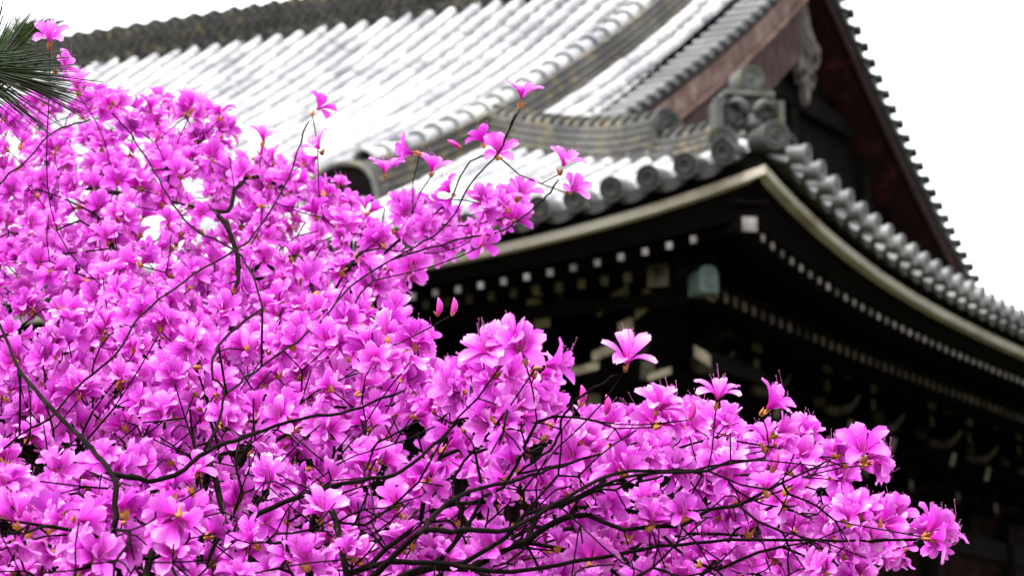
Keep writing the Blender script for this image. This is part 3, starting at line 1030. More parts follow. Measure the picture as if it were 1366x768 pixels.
# one petal grid: path from the throat outwards, given opening angles
def petal(L, Wd, a0, a1, ns, nt_, cup, curl, twist, seed):
    rs = np.random.default_rng(seed)
    s = np.linspace(0, 1, ns)
    ang = a0 + (a1 - a0) * (s ** 0.8) + curl * s ** 4
    ds = L / (ns - 1)
    r = 0.0016 + np.concatenate([[0], np.cumsum(np.sin((ang[1:] + ang[:-1]) / 2) * ds)])
    z = np.concatenate([[0], np.cumsum(np.cos((ang[1:] + ang[:-1]) / 2) * ds)])
    w = np.interp(s, [0, .15, .32, .52, .72, .88, .96, 1.0], [.17, .26, .5, .85, 1.0, .84, .56, .30]) * Wd / 2
    t = np.linspace(-1, 1, nt_)
    S_, T_ = np.meshgrid(s, t, indexing='ij')
    X = T_ * w[:, None]
    nr, nz = -np.cos(ang), np.sin(ang)                       # normal of the path in (r, z)
    ph = rs.uniform(0, 6.28)
    off = (cup * T_ ** 2 * w[:, None] + 0.0013 * np.sin(T_ * 4.5 + ph + S_ * 5) * S_ + twist * T_ * w[:, None] * S_)
    Rr = r[:, None] + nr[:, None] * off
    Zz = z[:, None] + nz[:, None] * off
    # a soft notch in the tip
    Rr -= 0.0012 * (S_ ** 8) * (1 - np.abs(T_)) * np.sin(ang)[:, None]
    return Rr, X, Zz, S_, T_


def flower_template(opening, seed, ns=7, nt_=5):
    """arrays of one corolla: verts, quads, attributes"""
    rs = np.random.default_rng(seed)
    V, Q, PS, PT, UPR = [], [], [], [], []
    n0 = 0
    for j, adeg in enumerate((90, 90 + 62, 90 - 62, 90 + 132, 90 - 132)):
        a = math.radians(adeg + rs.normal(0, 6))
        L = (0.0300 if j < 3 else 0.0318) * rs.uniform(0.93, 1.07)
        Wd = (0.0150 if j < 3 else 0.0135) * rs.uniform(0.9, 1.12)
        a1 = math.radians((opening if j < 3 else opening + 16) + rs.normal(0, 9))
        Rr, X, Zz, S_, T_ = petal(L, Wd, math.radians(14), a1, ns, nt_, 0.30 + rs.normal(0, .18), rs.normal(0.15, .3), rs.normal(0, .25), seed * 7 + j)
        er = np.array([math.cos(a), math.sin(a), 0]); et = np.array([-math.sin(a), math.cos(a), 0])
        P = Rr[..., None] * er + X[..., None] * et + Zz[..., None] * np.array([0, 0, 1.0])
        V.append(P.reshape(-1, 3)); PS.append(S_.ravel()); PT.append(T_.ravel() + 0.0)
        UPR.append(np.full(S_.size, 1.0 if j == 0 else (0.25 if j < 3 else 0.0)))
        idx = np.arange(ns * nt_).reshape(ns, nt_)
        q = np.stack([idx[:-1, :-1], idx[1:, :-1], idx[1:, 1:], idx[:-1, 1:]], -1).reshape(-1, 4) + n0
        Q.append(q); n0 += ns * nt_
    return np.concatenate(V), np.concatenate(Q), np.concatenate(PS), np.concatenate(PT), np.concatenate(UPR)


def stamen_template(seed, n=9, seg=5):
    rs = np.random.default_rng(seed + 999)
    V, Q, MI = [], [], []
    n0 = 0
    for k in range(n):
        a = rs.uniform(0, 6.28)
        L = rs.uniform(0.018, 0.029) if k else 0.033
        lean = rs.uniform(0.1, 0.55)
        s = np.linspace(0, 1, seg)
        # stamens lean towards the lower lip and curve up at their tips
        P = np.stack([math.cos(a) * lean * L * s * 0.9, math.sin(a) * lean * L * s * 0.9 - 0.55 * L * s + 0.80 * L * s ** 3, L * s * 0.93], -1)
        rr = 0.00030 * (1 - 0.4 * s)
        th = np.arange(3) * 2.094
        ring = np.stack([np.cos(th), np.sin(th), 0 * th], -1)
        Vv = (P[:, None, :] + ring[None] * rr[:, None, None]).reshape(-1, 3)
        idx = np.arange(seg * 3).reshape(seg, 3)
        q = np.stack([idx[:-1], np.roll(idx[:-1], -1, 1), np.roll(idx[1:], -1, 1), idx[1:]], -1).reshape(-1, 4) + n0
        V.append(Vv); Q.append(q); MI.append(np.zeros(len(q), int)); n0 += len(Vv)
        # anther
        c = P[-1]; h = np.array([0.0004, 0.0004, 0.0008])
        bx = np.array([(x, y, z) for z in (-1, 1) for x, y in ((-1, -1), (1, -1), (1, 1), (-1, 1))]) * h + c
        q = np.array([(3, 2, 1, 0), (4, 5, 6, 7), (0, 1, 5, 4), (1, 2, 6, 5), (2, 3, 7, 6), (3, 0, 4, 7)]) + n0
        V.append(bx); Q.append(q); MI.append(np.ones(6, int)); n0 += 8
    return np.concatenate(V), np.concatenate(Q), np.concatenate(MI)


def scale_template(seed, n=7, size=0.0045):
    rs = np.random.default_rng(seed + 55)
    V, Q = [], []
    n0 = 0
    s = np.linspace(0, 1, 4)
    for k in range(n):
        a = k * 2.4 + rs.uniform(-.4, .4)
        lean = rs.uniform(0.15, 0.8)
        L = size * rs.uniform(1.5, 3.0)
        ax = np.array([math.cos(a) * math.sin(lean), math.sin(a) * math.sin(lean), math.cos(lean)])
        b = np.cross(ax, (0.2, 0.1, 1.0)); b /= np.linalg.norm(b); c = np.cross(ax, b)
        w = np.array([0.32, 0.46, 0.30, 0.05]) * size * 0.95
        th = np.arange(5) * 2 * math.pi / 5
        ring = np.cos(th)[:, None] * b + np.sin(th)[:, None] * c
        Vv = np.concatenate([ax * L * si - np.array([0, 0, 0.002]) + ring * wi for si, wi in zip(s, w)])
        idx = np.arange(20).reshape(4, 5)
        q = np.stack([idx[:-1], np.roll(idx[:-1], -1, 1), np.roll(idx[1:], -1, 1), idx[1:]], -1).reshape(-1, 4) + n0
        V.append(Vv); Q.append(q); n0 += 20
    return np.concatenate(V), np.concatenate(Q)


def np_mesh(name, V, Q, mats, MI=None, attrs=None, smooth=True):
    me = bpy.data.meshes.new(name)
    n, m = len(V), len(Q)
    me.vertices.add(n); me.vertices.foreach_set('co', np.ascontiguousarray(V, dtype=np.float32).ravel())
    me.loops.add(m * 4); me.loops.foreach_set('vertex_index', np.ascontiguousarray(Q, dtype=np.int32).ravel())
    me.polygons.add(m)
    me.polygons.foreach_set('loop_start', np.arange(0, m * 4, 4, dtype=np.int32))
    me.polygons.foreach_set('loop_total', np.full(m, 4, dtype=np.int32))
    for mt in mats:
        me.materials.append(mt)
    if MI is not None:
        me.polygons.foreach_set('material_index', np.asarray(MI, dtype=np.int32))
    me.polygons.foreach_set('use_smooth', np.full(m, smooth))
    for k, v in (attrs or {}).items():
        a = me.attributes.new(k, 'FLOAT', 'POINT')
        a.data.foreach_set('value', np.asarray(v, dtype=np.float32))
    me.update(calc_edges=True)
    me.validate()
    return me


OPEN = [80, 70, 90, 60, 76, 98, 48, 84, 34, 72, 22, 66, 88, 55]
FT = [flower_template(o, 3 + i) for i, o in enumerate(OPEN)]
ST = [stamen_template(i) for i in range(len(OPEN))]
SC = [scale_template(i) for i in range(4)]

# --- where the blossoms are: the crown's outline as seen along the photo's line of sight ...
OUTLINE = np.array([(-420, 150), (-100, 140), (0, 148), (60, 138), (120, 128), (200, 138), (280, 150), (330, 195), (385, 205), (440, 240), (490, 272), (540, 268), (600, 262),
                    (660, 262), (700, 282), (690, 300), (640, 325), (590, 345), (545, 372), (515, 405), (528, 445), (560, 462), (610, 494), (660, 474), (705, 480), (730, 510),
                    (750, 546), (790, 566), (850, 556), (905, 563), (960, 558), (1000, 574), (1045, 580), (1090, 602), (1160, 612), (1168, 622), (1110, 645), (1095, 672),
                    (1140, 688), (1190, 694), (1262, 712), (1250, 726), (1180, 740), (1165, 762), (1120, 800), (1000, 860), (700, 960), (300, 1010), (-420, 1000)], float)
DCTL = np.array([(-300, 200, 3.6), (0, 150, 3.6), (200, 150, 3.6), (400, 230, 3.6), (600, 265, 3.5), (700, 270, 3.4), (0, 350, 3.2), (300, 330, 3.3), (500, 400, 3.1), (0, 500, 2.65), (-300, 500, 2.6),
                 (250, 480, 2.65), (500, 480, 2.55), (700, 470, 2.3), (0, 740, 2.1), (200, 740, 2.08), (450, 700, 2.25), (650, 560, 2.35), (650, 700, 2.45), (850, 640, 2.38), (1000, 580, 2.4),
                 (1160, 610, 2.45), (1260, 720, 2.55), (900, 750, 2.4), (1100, 750, 2.45), (300, 950, 2.2), (800, 900, 2.4), (-300, 900, 2.1)], float)


def depth_front(u, v):
    d2 = (DCTL[:, 0] - u) ** 2 + (DCTL[:, 1] - v) ** 2
    w = 1 / (d2 + 900) ** 1.5
    return float((w * DCTL[:, 2]).sum() / w.sum())


def inside(u, v, poly=OUTLINE):
    x, y = poly[:, 0], poly[:, 1]
    x2, y2 = np.roll(x, -1), np.roll(y, -1)
    c = ((y > v) != (y2 > v)) & (u < (x2 - x) * (v - y) / (y2 - y + 1e-12) + x)
    return bool(c.sum() % 2)


# --- the wood: hand-laid main limbs, then twigs that grow to every cluster
LIMBS = [
    [(330, 1150, 2.75), (230, 950, 2.5), (172, 830, 2.32), (163, 720, 2.26), (161, 634, 2.28), (112, 583, 2.34), (62, 532, 2.42), (26, 480, 2.52), (-10, 420, 2.65), (-60, 340, 2.85)],
    [(161, 634, 2.28), (215, 631, 2.3), (275, 602, 2.33), (330, 578, 2.36), (400, 560, 2.4), (470, 548, 2.45), (540, 520, 2.5)],
    [(275, 602, 2.33), (293, 566, 2.36), (302, 525, 2.4), (290, 495, 2.43), (300, 450, 2.5), (350, 410, 2.6)],
    [(380, 1120, 2.75), (410, 900, 2.55), (478, 790, 2.4), (520, 748, 2.34), (566, 712, 2.3), (610, 717, 2.3), (690, 697, 2.33), (760, 662, 2.36), (830, 640, 2.4), (930, 622, 2.45), (1020, 610, 2.5)],
    [(566, 712, 2.3), (592, 688, 2.34), (625, 655, 2.38), (690, 632, 2.44), (760, 622, 2.5), (850, 590, 2.55)],
    [(520, 748, 2.34), (600, 752, 2.36), (680, 758, 2.38), (790, 742, 2.42), (900, 730, 2.46), (1020, 722, 2.5), (1140, 712, 2.52), (1225, 718, 2.5)],
    [(340, 1100, 2.8), (270, 860, 2.6), (300, 720, 2.5), (335, 690, 2.45), (430, 662, 2.42), (482, 644, 2.42), (540, 622, 2.45), (600, 575, 2.5), (650, 520, 2.5)],
    [(482, 644, 2.42), (495, 605, 2.45), (512, 590, 2.46), (560, 560, 2.5)],
    [(26, 580, 2.42), (65, 545, 2.44), (102, 520, 2.48), (155, 470, 2.55), (190, 420, 2.7), (260, 360, 2.95), (330, 318, 3.15), (372, 245, 3.35), (398, 190, 3.5), (412, 162, 3.55)],
    [(300, 1100, 2.85), (120, 900, 2.7), (10, 720, 2.6), (-40, 640, 2.5), (26, 580, 2.42)],
    [(302, 525, 2.4), (350, 480, 2.6), (420, 430, 2.85), (470, 385, 3.0), (528, 345, 3.15), (590, 302, 3.25), (632, 248, 3.3), (662, 200, 3.3), (688, 152, 3.3)],
    [(528, 345, 3.15), (600, 330, 3.2), (660, 305, 3.25), (700, 290, 3.28), (728, 262, 3.32), (745, 240, 3.35)],
    [(350, 410, 2.6), (320, 350, 2.9), (260, 300, 3.1), (230, 270, 3.2), (200, 215, 3.35), (165, 175, 3.45), (149, 152, 3.5)],
    [(-60, 340, 2.85), (-20, 260, 3.1), (20, 215, 3.2), (70, 185, 3.3), (120, 160, 3.4)],
    [(-20, 260, 3.1), (-40, 170, 3.08), (10, 105, 3.05), (62, 78, 3.02)],
    [(690, 632, 2.44), (730, 590, 2.4), (755, 552, 2.36), (785, 518, 2.32), (826, 499, 2.28)],
]


# the front limbs stand clear of the blossom, a little nearer than the crown's face
for L in (LIMBS[0], LIMBS[1], LIMBS[2], LIMBS[3], LIMBS[4], LIMBS[6], LIMBS[7]):
    for q in range(len(L)):
        L[q] = (L[q][0], L[q][1], L[q][2] - (0.10 if 380 < L[q][1] < 1050 else 0.0))
LSEG = []
for li, L in enumerate(LIMBS):
    rr_ = (22, 20, 16, 22, 16, 9, 18, 14, 16, 10, 10, 8, 12, 10, 5, 8)[li]
    for a, b in zip(L[:-1], L[1:]):
        if a[1] < 1050:
            LSEG.append((np.array([*a, rr_], float), np.array([*b, rr_], float)))

CL = []          # clusters: position, direction, number of flowers, scale
tries = 0
grid = {}


def too_close(p, rad):
    k = tuple((p // 0.06).astype(int))
    for a in (-1, 0, 1):
        for b in (-1, 0, 1):
            for c in (-1, 0, 1):
                for q in grid.get((k[0] + a, k[1] + b, k[2] + c), ()):
                    if np.linalg.norm(q - p) < rad:
                        return True
    return False


UPW = np.array([0, 0, 1.0])


def add_cluster(u, v, d, direc=None, n=None, jitter=True):
    p = at(u, v, d)
    k = tuple((p // 0.06).astype(int))
    grid.setdefault(k, []).append(p)
    if direc is None:
        direc = UPW * RNG.uniform(0.25, 1.1) - FWD * RNG.uniform(-0.15, 0.95) + RGT * RNG.normal(0.05, 0.55) + RNG.normal(0, 0.25, 3)
    direc = direc / np.linalg.norm(direc)
    if n is None:
        n = RNG.choice([1, 2, 3, 4, 5], p=[0.12, 0.22, 0.30, 0.24, 0.12])
    CL.append((p, direc, int(n)))


def seg_block(u, v, d):
    """True where a cluster would hang right in front of a main limb"""
    for A, B in LSEG:
        ab = B[:2] - A[:2]
        t = np.clip(((u - A[0]) * ab[0] + (v - A[1]) * ab[1]) / (ab @ ab + 1e-9), 0, 1)
        q = A + (B - A) * t
        if (q[0] - u) ** 2 + (q[1] - v) ** 2 < q[3] ** 2 and d < q[2] + 0.04:
            return True
    return False


def clump(p):
    """slow random field: sprays of blossom with gaps between them"""
    q = p * 2 * math.pi
    return (math.sin(q[0] / 0.23 + 1.3 + 1.2 * math.sin(q[2] / 0.31)) + math.sin(q[1] / 0.27 + 0.4 + 1.1 * math.sin(q[0] / 0.37)) + math.sin(q[2] / 0.17 + 2.1 + 1.3 * math.sin(q[1] / 0.33))) / 3


NCL = 2080
while len(CL) < NCL and tries < 150000:
    tries += 1
    u, v = RNG.uniform(-420, 1270), RNG.uniform(125, 1000)
    if not inside(u, v):
        continue
    if v < 340 and RNG.uniform() < (0.5 if u > 330 or v < 200 else 0.32):
        continue
    if (v > 800 or u < -60) and RNG.uniform() > 0.45:
        continue
    # the twiggy belt low in the crown carries fewer flowers at the front
    belt = math.exp(-(((u - 700) / 330) ** 2 + ((v - 680 + (u - 700) * 0.03) / 55) ** 2)) + 0.8 * math.exp(-(((u - 230) / 190) ** 2 + ((v - 640) / 45) ** 2))
    q = RNG.uniform() ** 1.35
    d = depth_front(u, v) + 0.85 * q
    if q < 0.42 and RNG.uniform() < 0.92 * belt:
        continue
    if clump(at(u, v, d)) < RNG.uniform(-0.75, 0.15) - (0.25 if v < 420 else 0) + (0.22 if v > 570 and u < 720 else 0):
        continue
    if seg_block(u, v, d) or too_close(at(u, v, d), 0.036):
        continue
    add_cluster(u, v, d)
# sprays that stand clear of the crown
SPRAY = [(66, 66, 3.0, (0.1, 0.6, -0.3), 1), (72, 98, 3.05, (0.5, 0.3, -0.2), 1), (416, 152, 3.55, (0.5, 0.45, 0.3), 1), (694, 143, 3.3, (0.15, 0.8, -0.1), 1),
         (560, 206, 3.4, (-0.9, 0.2, -0.3), 1), (513, 236, 3.4, (0.1, 0.9, -0.1), 1), (663, 212, 3.35, (0.1, 0.4, -0.5), 1), (645, 196, 3.4, (-0.2, 0.8, 0.4), 1),
         (747, 232, 3.35, (0.3, 0.7, -0.2), 1), (757, 258, 3.35, (0.5, 0.35, -0.5), 1), (834, 494, 2.28, (0.10, 0.80, -0.38), 0), (292, 160, 3.6, (0, 0.9, 0.1), 1),
         (147, 146, 3.5, (0.1, 1, 0), 2), (200, 150, 3.6, (0.2, 1, 0), 1), (955, 545, 2.35, (0.1, 0.9, -0.2), 1), (1016, 552, 2.4, (0.6, 0.6, -0.1), 1), (1232, 716, 2.45, (0.7, 0.5, -0.3), 2),
         (1245, 718, 2.5, (0.8, 0.6, 0), 1), (1150, 615, 2.42, (0.5, 0.5, -0.4), 2), (575, 235, 3.45, (0.2, 1, 0), 1), (605, 262, 3.4, (0.3, 0.8, -0.3), 2), (690, 268, 3.35, (0.2, 0.6, -0.4), 1),
         (430, 205, 3.5, (-0.2, 0.9, 0), 2), (548, 350, 3.2, (0.2, -0.2, -0.8), 1), (635, 318, 3.25, (0.5, -0.3, -0.7), 1), (875, 552, 2.4, (0.1, 0.9, -0.2), 2), (715, 490, 2.35, (0.9, 0.2, -0.2), 1),
         (690, 468, 2.3, (0, 0.8, -0.5), 2), (655, 478, 2.3, (-0.3, 0.8, -0.5), 2), (350, 195, 3.55, (0.2, 1, 0), 1), (255, 150, 3.55, (0.1, 1, 0), 1), (105, 128, 3.5, (0, 1, -0.3), 1)]
SPRAY0 = len(CL)
for u, v, d, dr, n in SPRAY:
    add_cluster(u, v, d, RGT * dr[0] + UP * dr[1] + FWD * dr[2], n)
BUDS = [(603, 420, 2.75, (0.1, 1, 0)), (584, 420, 2.75, (0, 1, 0)), (613, 197, 3.4, (-0.8, 0.5, 0)), (808, 552, 2.45, (0, 1, 0)),
        (1030, 628, 2.4, (0.3, 1, 0)), (208, 190, 3.4, (0, 1, 0)), (640, 330, 3.0, (0.3, 1, 0)), (920, 560, 2.4, (0.2, 1, 0)), (775, 540, 2.4, (0, 1, 0))]
for u, v, d, dr in BUDS:
    add_cluster(u, v, d, RGT * dr[0] + UP * dr[1] + FWD * dr[2], -1)

def smooth_path(P, n_per=6):
    P = np.asarray(P, float)
    out = []
    Pe = np.vstack([2 * P[0] - P[1], P, 2 * P[-1] - P[-2]])
    for i in range(1, len(Pe) - 2):
        for q in range(n_per):
            t = q / n_per
            p0, p1, p2, p3 = Pe[i - 1], Pe[i], Pe[i + 1], Pe[i + 2]
            out.append(0.5 * ((2 * p1) + (-p0 + p2) * t + (2 * p0 - 5 * p1 + 4 * p2 - p3) * t * t + (-p0 + 3 * p1 - 3 * p2 + p3) * t ** 3))
    out.append(P[-1])
    return np.array(out)


nodes, parent, plen, isl = [], [], [], []


def add_node(p, par, limb):
    nodes.append(np.asarray(p)); parent.append(par)
    plen.append(0.0 if par < 0 else plen[par] + np.linalg.norm(p - nodes[par]))
    isl.append(limb)
    return len(nodes) - 1


limb_nodes = []
for li, L in enumerate(LIMBS):
    P = [at(*q) for q in L]
    if L[0][1] > 1050:
        P[0] = BASE + np.array([(li % 5) * 0.03 - 0.05, (li % 3) * 0.04 - 0.04, -0.05])
    P = [P[0]] + [q + RNG.normal(0, 0.0035, 3) for q in P[1:-1]] + [P[-1]]
    P = smooth_path(P, 5)
    P[1:-1] += RNG.normal(0, 0.0006, (len(P) - 2, 3))
    idx = []
    par = -1
    if nodes and not L[0][1] > 1050:
        dd = np.linalg.norm(np.array(nodes) - P[0], axis=1)
        j = int(np.argmin(dd))
        par = j
        idx.append(j)
        P = P[1:] if dd[j] < 0.03 else P
    for p in P:
        par = add_node(p, par, li)
        idx.append(par)
    limb_nodes.append(idx)
n_limb = len(nodes)
# targets: clusters (twig ends sit a little short of the flowers) and bare twig points
TG = [c[0] for c in CL]
nb = 0
while nb < 1700:
    u, v = RNG.uniform(-100, 1200), RNG.uniform(200, 830)
    if not inside(u, v) or not inside(u, v + 25):
        continue
    low = 1.0 if v > 540 else 0.35
    if RNG.uniform() > low:
        continue
    TG.append(at(u, v, depth_front(u, v) + RNG.uniform(-0.10, 0.36)))
    nb += 1
TG = np.array(TG)
nT = len(TG)
best = np.full(nT, 1e9); bp = np.zeros(nT, int)
# limbs near their base do not sprout thin twigs far away
for j in range(n_limb):
    c = np.linalg.norm(TG - nodes[j], axis=1) + 0.22 * plen[j]
    up_ = c < best
    best[up_] = c[up_]; bp[up_] = j
done = np.zeros(nT, bool)
tnode = np.zeros(nT, int)
for _ in range(nT):
    k = int(np.argmin(np.where(done, 1e9, best)))
    done[k] = True
    par = int(bp[k])
    A, B = nodes[par], TG[k]
    dist = np.linalg.norm(B - A)
    ns = max(1, int(dist / 0.028))
    # a bent twig: leaves along the parent's direction, then turns up to the target
    gp = parent[par]
    td = (A - nodes[gp]) if gp >= 0 else UPW
    td = td / (np.linalg.norm(td) + 1e-9)
    ctrl = A + (B - A) * 0.5 + td * dist * RNG.uniform(0.12, 0.42) + RNG.normal(0, 0.06, 3) * dist - UPW * dist * 0.06
    last = par
    for q in range(1, ns + 1):
        t = q / ns
        p = (1 - t) ** 2 * A + 2 * t * (1 - t) * ctrl + t * t * B
        if q < ns:
            p = p + RNG.normal(0, 0.0021, 3)
        last = add_node(p, last, -1)
        c = np.linalg.norm(TG - p, axis=1) + 0.22 * plen[last]
        up_ = (c < best) & ~done
        best[up_] = c[up_]; bp[up_] = last
    tnode[k] = last
# radii by the pipe rule
nn_ = len(nodes)
NP = np.array(nodes)
kids = [[] for _ in range(nn_)]
for i, p in enumerate(parent):
    if p >= 0:
        kids[p].append(i)
for _ in range(4):          # ease the kinks out of the twigs
    Q_ = NP.copy()
    for i in range(n_limb, nn_):
        if kids[i] and parent[i] >= 0:
            Q_[i] = 0.5 * NP[i] + 0.25 * NP[parent[i]] + 0.25 * NP[kids[i]].mean(0)
    NP = Q_
acc = np.zeros(nn_)
rad = np.zeros(nn_)
EXP = 2.7
for i in sorted(range(nn_), key=lambda i: -plen[i]):
    if not kids[i]:
        acc[i] = 0.00072 ** EXP
    rad[i] = acc[i] ** (1 / EXP)
    if parent[i] >= 0:
        acc[parent[i]] += acc[i]
NPz = np.array(nodes)[:, 2]
rad = np.where(NPz > 1.7, np.minimum(rad, 0.0038), np.minimum(rad, 0.0046 + 0.012 * (1.7 - NPz)))
tw = MB()
limbparts = {}
used = np.zeros(nn_, bool)
for li, idx in enumerate(limb_nodes):
    b = MB()
    r = rad[idx].copy()
    r = np.maximum(r, 0.0011)
    if li in (0, 1, 3, 4, 5, 6):
        r = np.maximum(r, np.linspace(0.0034 if li in (0, 3, 6) else 0.0023, 0.0010, len(r)))
        r = r * (1 + 0.10 * np.sin(np.arange(len(r)) * 1.9 + li) + RNG.normal(0, 0.05, len(r)))
    if len(r) > 3:
        r[0] = r[1]
    r = np.convolve(np.pad(r, 2, 'edge'), np.ones(5) / 5, 'valid')
    kk_ = [rad[k] for k in kids[idx[-1]]]
    r[-1] = min(r[-1], max(kk_) if kk_ else 0.0008)
    r[-2] = min(r[-2], 1.4 * r[-1])
    b.tube(NP[idx], r, 8)
    o = b.build('branch', M['bark'], bush, BASE)
order = sorted([i for i in range(n_limb, nn_)], key=lambda i: plen[i])
for i in order:
    if used[i]:
        continue
    # follow the thickest child to the tip
    chain = [parent[i], i]
    used[i] = True
    cur = i
    while True:
        nxt = [k for k in kids[cur] if not used[k] and k >= n_limb]
        if not nxt:
            break
        k = max(nxt, key=lambda k: acc[k])
        used[k] = True
        chain.append(k); cur = k
    r = rad[chain].copy(); r[0] = r[1]
    tw.tube(NP[chain], r, 5)
o = tw.build('twigs', M['bark'], bush, BASE)
o['kind'] = 'stuff'

# --- the flowers themselves
FL = []      # (matrix 3x3, position, template, tint)
SCL = []


def basis(z, roll):
    z = z / np.linalg.norm(z)
    # the upper petal looks up
    y = UPW - z * (UPW @ z)
    y = y / np.linalg.norm(y) if np.linalg.norm(y) > 0.15 else np.cross(z, RGT) / np.linalg.norm(np.cross(z, RGT))
    x = np.cross(y, z)
    c, s_ = math.cos(roll), math.sin(roll)
    return np.stack([x * c + y * s_, -x * s_ + y * c, z], 1)


BUDL = []
for ci, (p, dr, n) in enumerate(CL):
    SCL.append((basis(dr, RNG.uniform(0, 6)) * RNG.uniform(0.6, 1.0) * (0.7 if n < 0 else 1), p, int(RNG.integers(4))))
    if n < 0:
        BUDL.append((basis(dr, 0), p))
        continue
    for k in range(max(n, 1)):
        z = dr + (RNG.normal(0, 0.66, 3) if n > 1 else RNG.normal(0, 0.06, 3))
        z = z / np.linalg.norm(z)
        B = basis(z, RNG.normal(0, 0.25)) * (0.98 if n == 0 else RNG.uniform(0.56, 0.88) if ci < SPRAY0 else RNG.uniform(0.82, 0.98))
        tint = float(np.clip(RNG.beta(2.2, 2.2), 0, 1))
        FL.append((B, p + z * RNG.uniform(0.003, 0.010), 2 if n == 0 else int(RNG.choice([0, 2, 4, 5, 7, 12])) if ci >= SPRAY0 else int(RNG.integers(len(FT))), tint))

# which of them the photo shows largest: paint discs, nearest last
scr = []
for (B, p, ti, tn) in FL:
    c = p + B[:, 2] * 0.014 - CAM
    dz = c @ FWD
    u, v = 683 + FPX * (c @ RGT) / dz, 384 - FPX * (c @ UP) / dz
    face = abs(float(B[:, 2] @ (c / np.linalg.norm(c))))
    scr.append((u, v, dz, FPX * 0.021 / dz * (0.6 + 0.4 * face)))
scr = np.array(scr)
buf = np.full((768 // 2, 1366 // 2), -1, int)
for i in np.argsort(-scr[:, 2]):
    u, v, dz, r = scr[i] / np.array([2, 2, 1, 2])
    x0, x1, y0, y1 = int(u - r), int(u + r) + 1, int(v - r), int(v + r) + 1
    if x1 <= 0 or y1 <= 0 or x0 >= 683 or y0 >= 384:
        continue
    yy_, xx_ = np.mgrid[max(y0, 0):min(y1, 384), max(x0, 0):min(x1, 683)]
    m_ = (xx_ - u) ** 2 + (yy_ - v) ** 2 < r * r
    sub = buf[max(y0, 0):min(y1, 384), max(x0, 0):min(x1, 683)]
    sub[m_] = i
cnt = np.bincount(buf[buf >= 0], minlength=len(FL))
top = set(np.argsort(-cnt)[:100].tolist())

# variants with three tints each for the hundred flowers that are parts of their own
fme, sme = {}, {}
for i in range(len(FT)):
    V, Q, PS, PT, UPR = FT[i]
    for k, tn in enumerate((0.25, 0.5, 0.75)):
        fme[i, k] = np_mesh('flower', V, Q, [M['petal']], None, {'ps': PS, 'pt': PT, 'upper': UPR, 'tint': np.full(len(V), tn)})
    V, Q, MI = ST[i]
    sme[i] = np_mesh('stamens', V, Q, [M['stamen'], M['anther']], MI)


def link(name, me, parent_, B=None, p=None):
    o = bpy.data.objects.new(name, me)
    COL.objects.link(o)
    o.parent = parent_
    if B is not None:
        mt = Matrix(((B[0, 0], B[0, 1], B[0, 2], p[0]), (B[1, 0], B[1, 1], B[1, 2], p[1]), (B[2, 0], B[2, 1], B[2, 2], p[2]), (0, 0, 0, 1)))
        o.matrix_local = mt
    return o


for i in sorted(top):
    B, p, ti, tn = FL[i]
    f = link('flower', fme[ti, min(2, int(tn * 3))], bush, B, p - BASE)
    link('stamens', sme[ti], f)


def merge(items, temps, extra):
    Vs, Qs, off = [], [], 0
    ex = [[] for _ in extra]
    for it in items:
        B, p, ti = it[0], it[1], it[2]
        T = temps[ti]
        V = T[0] @ B.T + (p - BASE)
        Vs.append(V); Qs.append(T[1] + off); off += len(V)
        for e, fn in zip(ex, extra):
            e.append(fn(it, T))
    return np.concatenate(Vs), np.concatenate(Qs), [np.concatenate(e) for e in ex]


restF = [FL[i] for i in range(len(FL)) if i not in top]
V, Q, (PS, PT, UPR, TN) = merge(restF, FT, [lambda it, T: T[2], lambda it, T: T[3], lambda it, T: T[4], lambda it, T: np.full(len(T[0]), it[3])])
o = link('blossoms', np_mesh('blossoms', V, Q, [M['petal']], None, {'ps': PS, 'pt': PT, 'upper': UPR, 'tint': TN}), bush)
o['kind'] = 'stuff'
V, Q, (MI,) = merge(restF, ST, [lambda it, T: T[2]])
o = link('blossom_stamens', np_mesh('blossom_stamens', V, Q, [M['stamen'], M['anther']], MI), bush)
o['kind'] = 'stuff'
V, Q, _ = merge(SCL, SC, [])
o = link('bud_scales', np_mesh('bud_scales', V, Q, [M['scale']]), bush)
o['kind'] = 'stuff'
for B, p in BUDL:
    b = MB()
    s = np.linspace(0, 1, 7)
    w = np.array([0.0014, 0.0026, 0.0032, 0.0033, 0.0029, 0.0019, 0.0004])
    z = B[:, 2]
    b.tube([p + z * 0.017 * q + B[:, 0] * 0.002 * math.sin(q * 3) for q in s], w, 8)
    b.build('flower_bud', M['budpetal'], bush, BASE)

# ------------------------------------------------------------------ pine
PB = at(-620, 800, 4.6); PB = np.array([PB[0], PB[1], 0.0])
pine = empty('pine_tree', PB, 'pine tree whose long-needled green branch reaches in above the blossoms', 'pine tree')
tb = MB()
tops = [PB + np.array([0, 0, -0.05]), PB + np.array([0.05, 0.03, 1.0]), PB + np.array([0.12, -0.02, 2.0]), PB + np.array([0.1, 0.1, 3.0]), PB + np.array([0.2, 0.1, 4.2])]
tp = smooth_path(tops, 6)
tb.tube(tp, np.linspace(0.11, 0.05, len(tp)), 12)
tb.build('trunk', M['pinebark'], pine, PB)


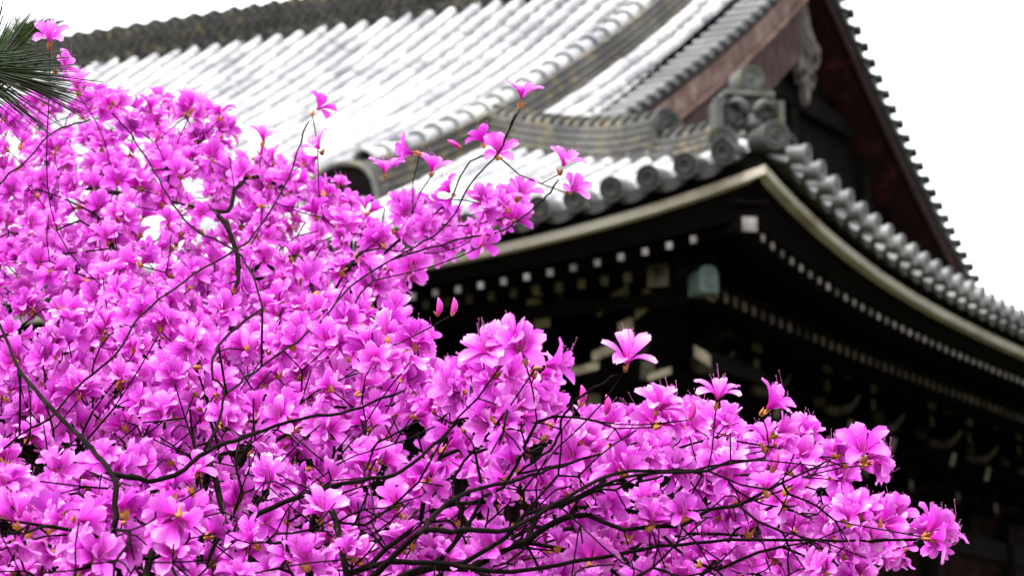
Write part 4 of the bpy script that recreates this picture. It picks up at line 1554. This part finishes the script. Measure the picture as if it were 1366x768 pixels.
def needle_tuft(mb, base, direc, n, length, spread, rs, back=0.06):
    direc = direc / np.linalg.norm(direc)
    a = np.cross(direc, UPW); a /= np.linalg.norm(a); b = np.cross(direc, a)
    for _ in range(n):
        q = rs.uniform(0, 1)
        o = base - direc * back * q
        ph = rs.uniform(0, 6.28); sp = spread * (0.25 + 0.75 * rs.uniform() ** 0.6) * (0.6 + 0.6 * q)
        d = direc * math.cos(sp) + (a * math.cos(ph) + b * math.sin(ph)) * math.sin(sp)
        L = length * rs.uniform(0.8, 1.1)
        bend = -UPW * L * rs.uniform(0.0, 0.08) + rs.normal(0, 0.03, 3) * L
        P = [o, o + d * L * 0.5 + bend * 0.3, o + d * L + bend]
        mb.tube(P, [0.0010, 0.00095, 0.0003], 3, 0, True, False)


rs = np.random.default_rng(4)
TW = [([PB + np.array([0.1, 0, 2.0]), at(-300, 130, 3.1), at(-100, 108, 2.75), at(6, 96, 2.7)], [(at(0, 96, 2.7), RGT * 1 - UP * 0.16 + FWD * 0.1, 78, 0.095, 0.55), (at(-20, 100, 2.72), RGT * 0.8 - UP * 0.35, 60, 0.10, 0.65), (at(-15, 92, 2.75), RGT * 0.35 + UP * 0.8, 45, 0.085, 0.5)]),
      ([PB + np.array([0.1, 0.1, 2.6]), at(-250, 60, 4.8), at(-60, 50, 5.0), at(10, 62, 5.0), at(52, 36, 5.0)], [(at(45, 42, 5.0), RGT + UP * 0.3, 110, 0.06, 0.7), (at(62, 34, 5.0), RGT + UP * 0.15, 80, 0.05, 0.6), (at(5, 62, 5.0), UP + RGT * 0.5, 110, 0.065, 0.8), (at(25, 52, 5.0), UP + RGT * 0.4, 90, 0.06, 0.7)]),
      ([PB + np.array([0.12, 0, 1.9]), at(-330, 250, 4.0), at(-200, 240, 3.7)], [(at(-200, 240, 3.7), RGT - UP * 0.1, 150, 0.09, 0.9)]),
      ([PB + np.array([0.15, 0.1, 3.2]), at(-400, -200, 4.4), at(-260, -260, 4.2)], [(at(-260, -260, 4.2), RGT + UP * 0.3, 200, 0.09, 0.9), (at(-340, -230, 4.3), UP, 200, 0.09, 0.9)])]
for pts, tufts in TW:
    bb = MB()
    # tame the swing where a long limb meets short shoots
    pts = [pts[0], pts[0] + 0.55 * (pts[1] - pts[0]) + UPW * 0.08] + list(pts[1:])
    P = smooth_path(pts, 6)
    bb.tube(P, np.linspace(0.022, 0.004, len(P)), 8)
    br = bb.build('branch', M['pinebark'], pine, PB)
    nb_ = MB()
    for base_, dr, n, L, sp in tufts:
        needle_tuft(nb_, base_, dr, n, L, sp, rs)
    nb_.build('needles', M['youngneedle'] if pts[-1][0] == TW[1][0][-1][0] else M['needle'], br, PB)
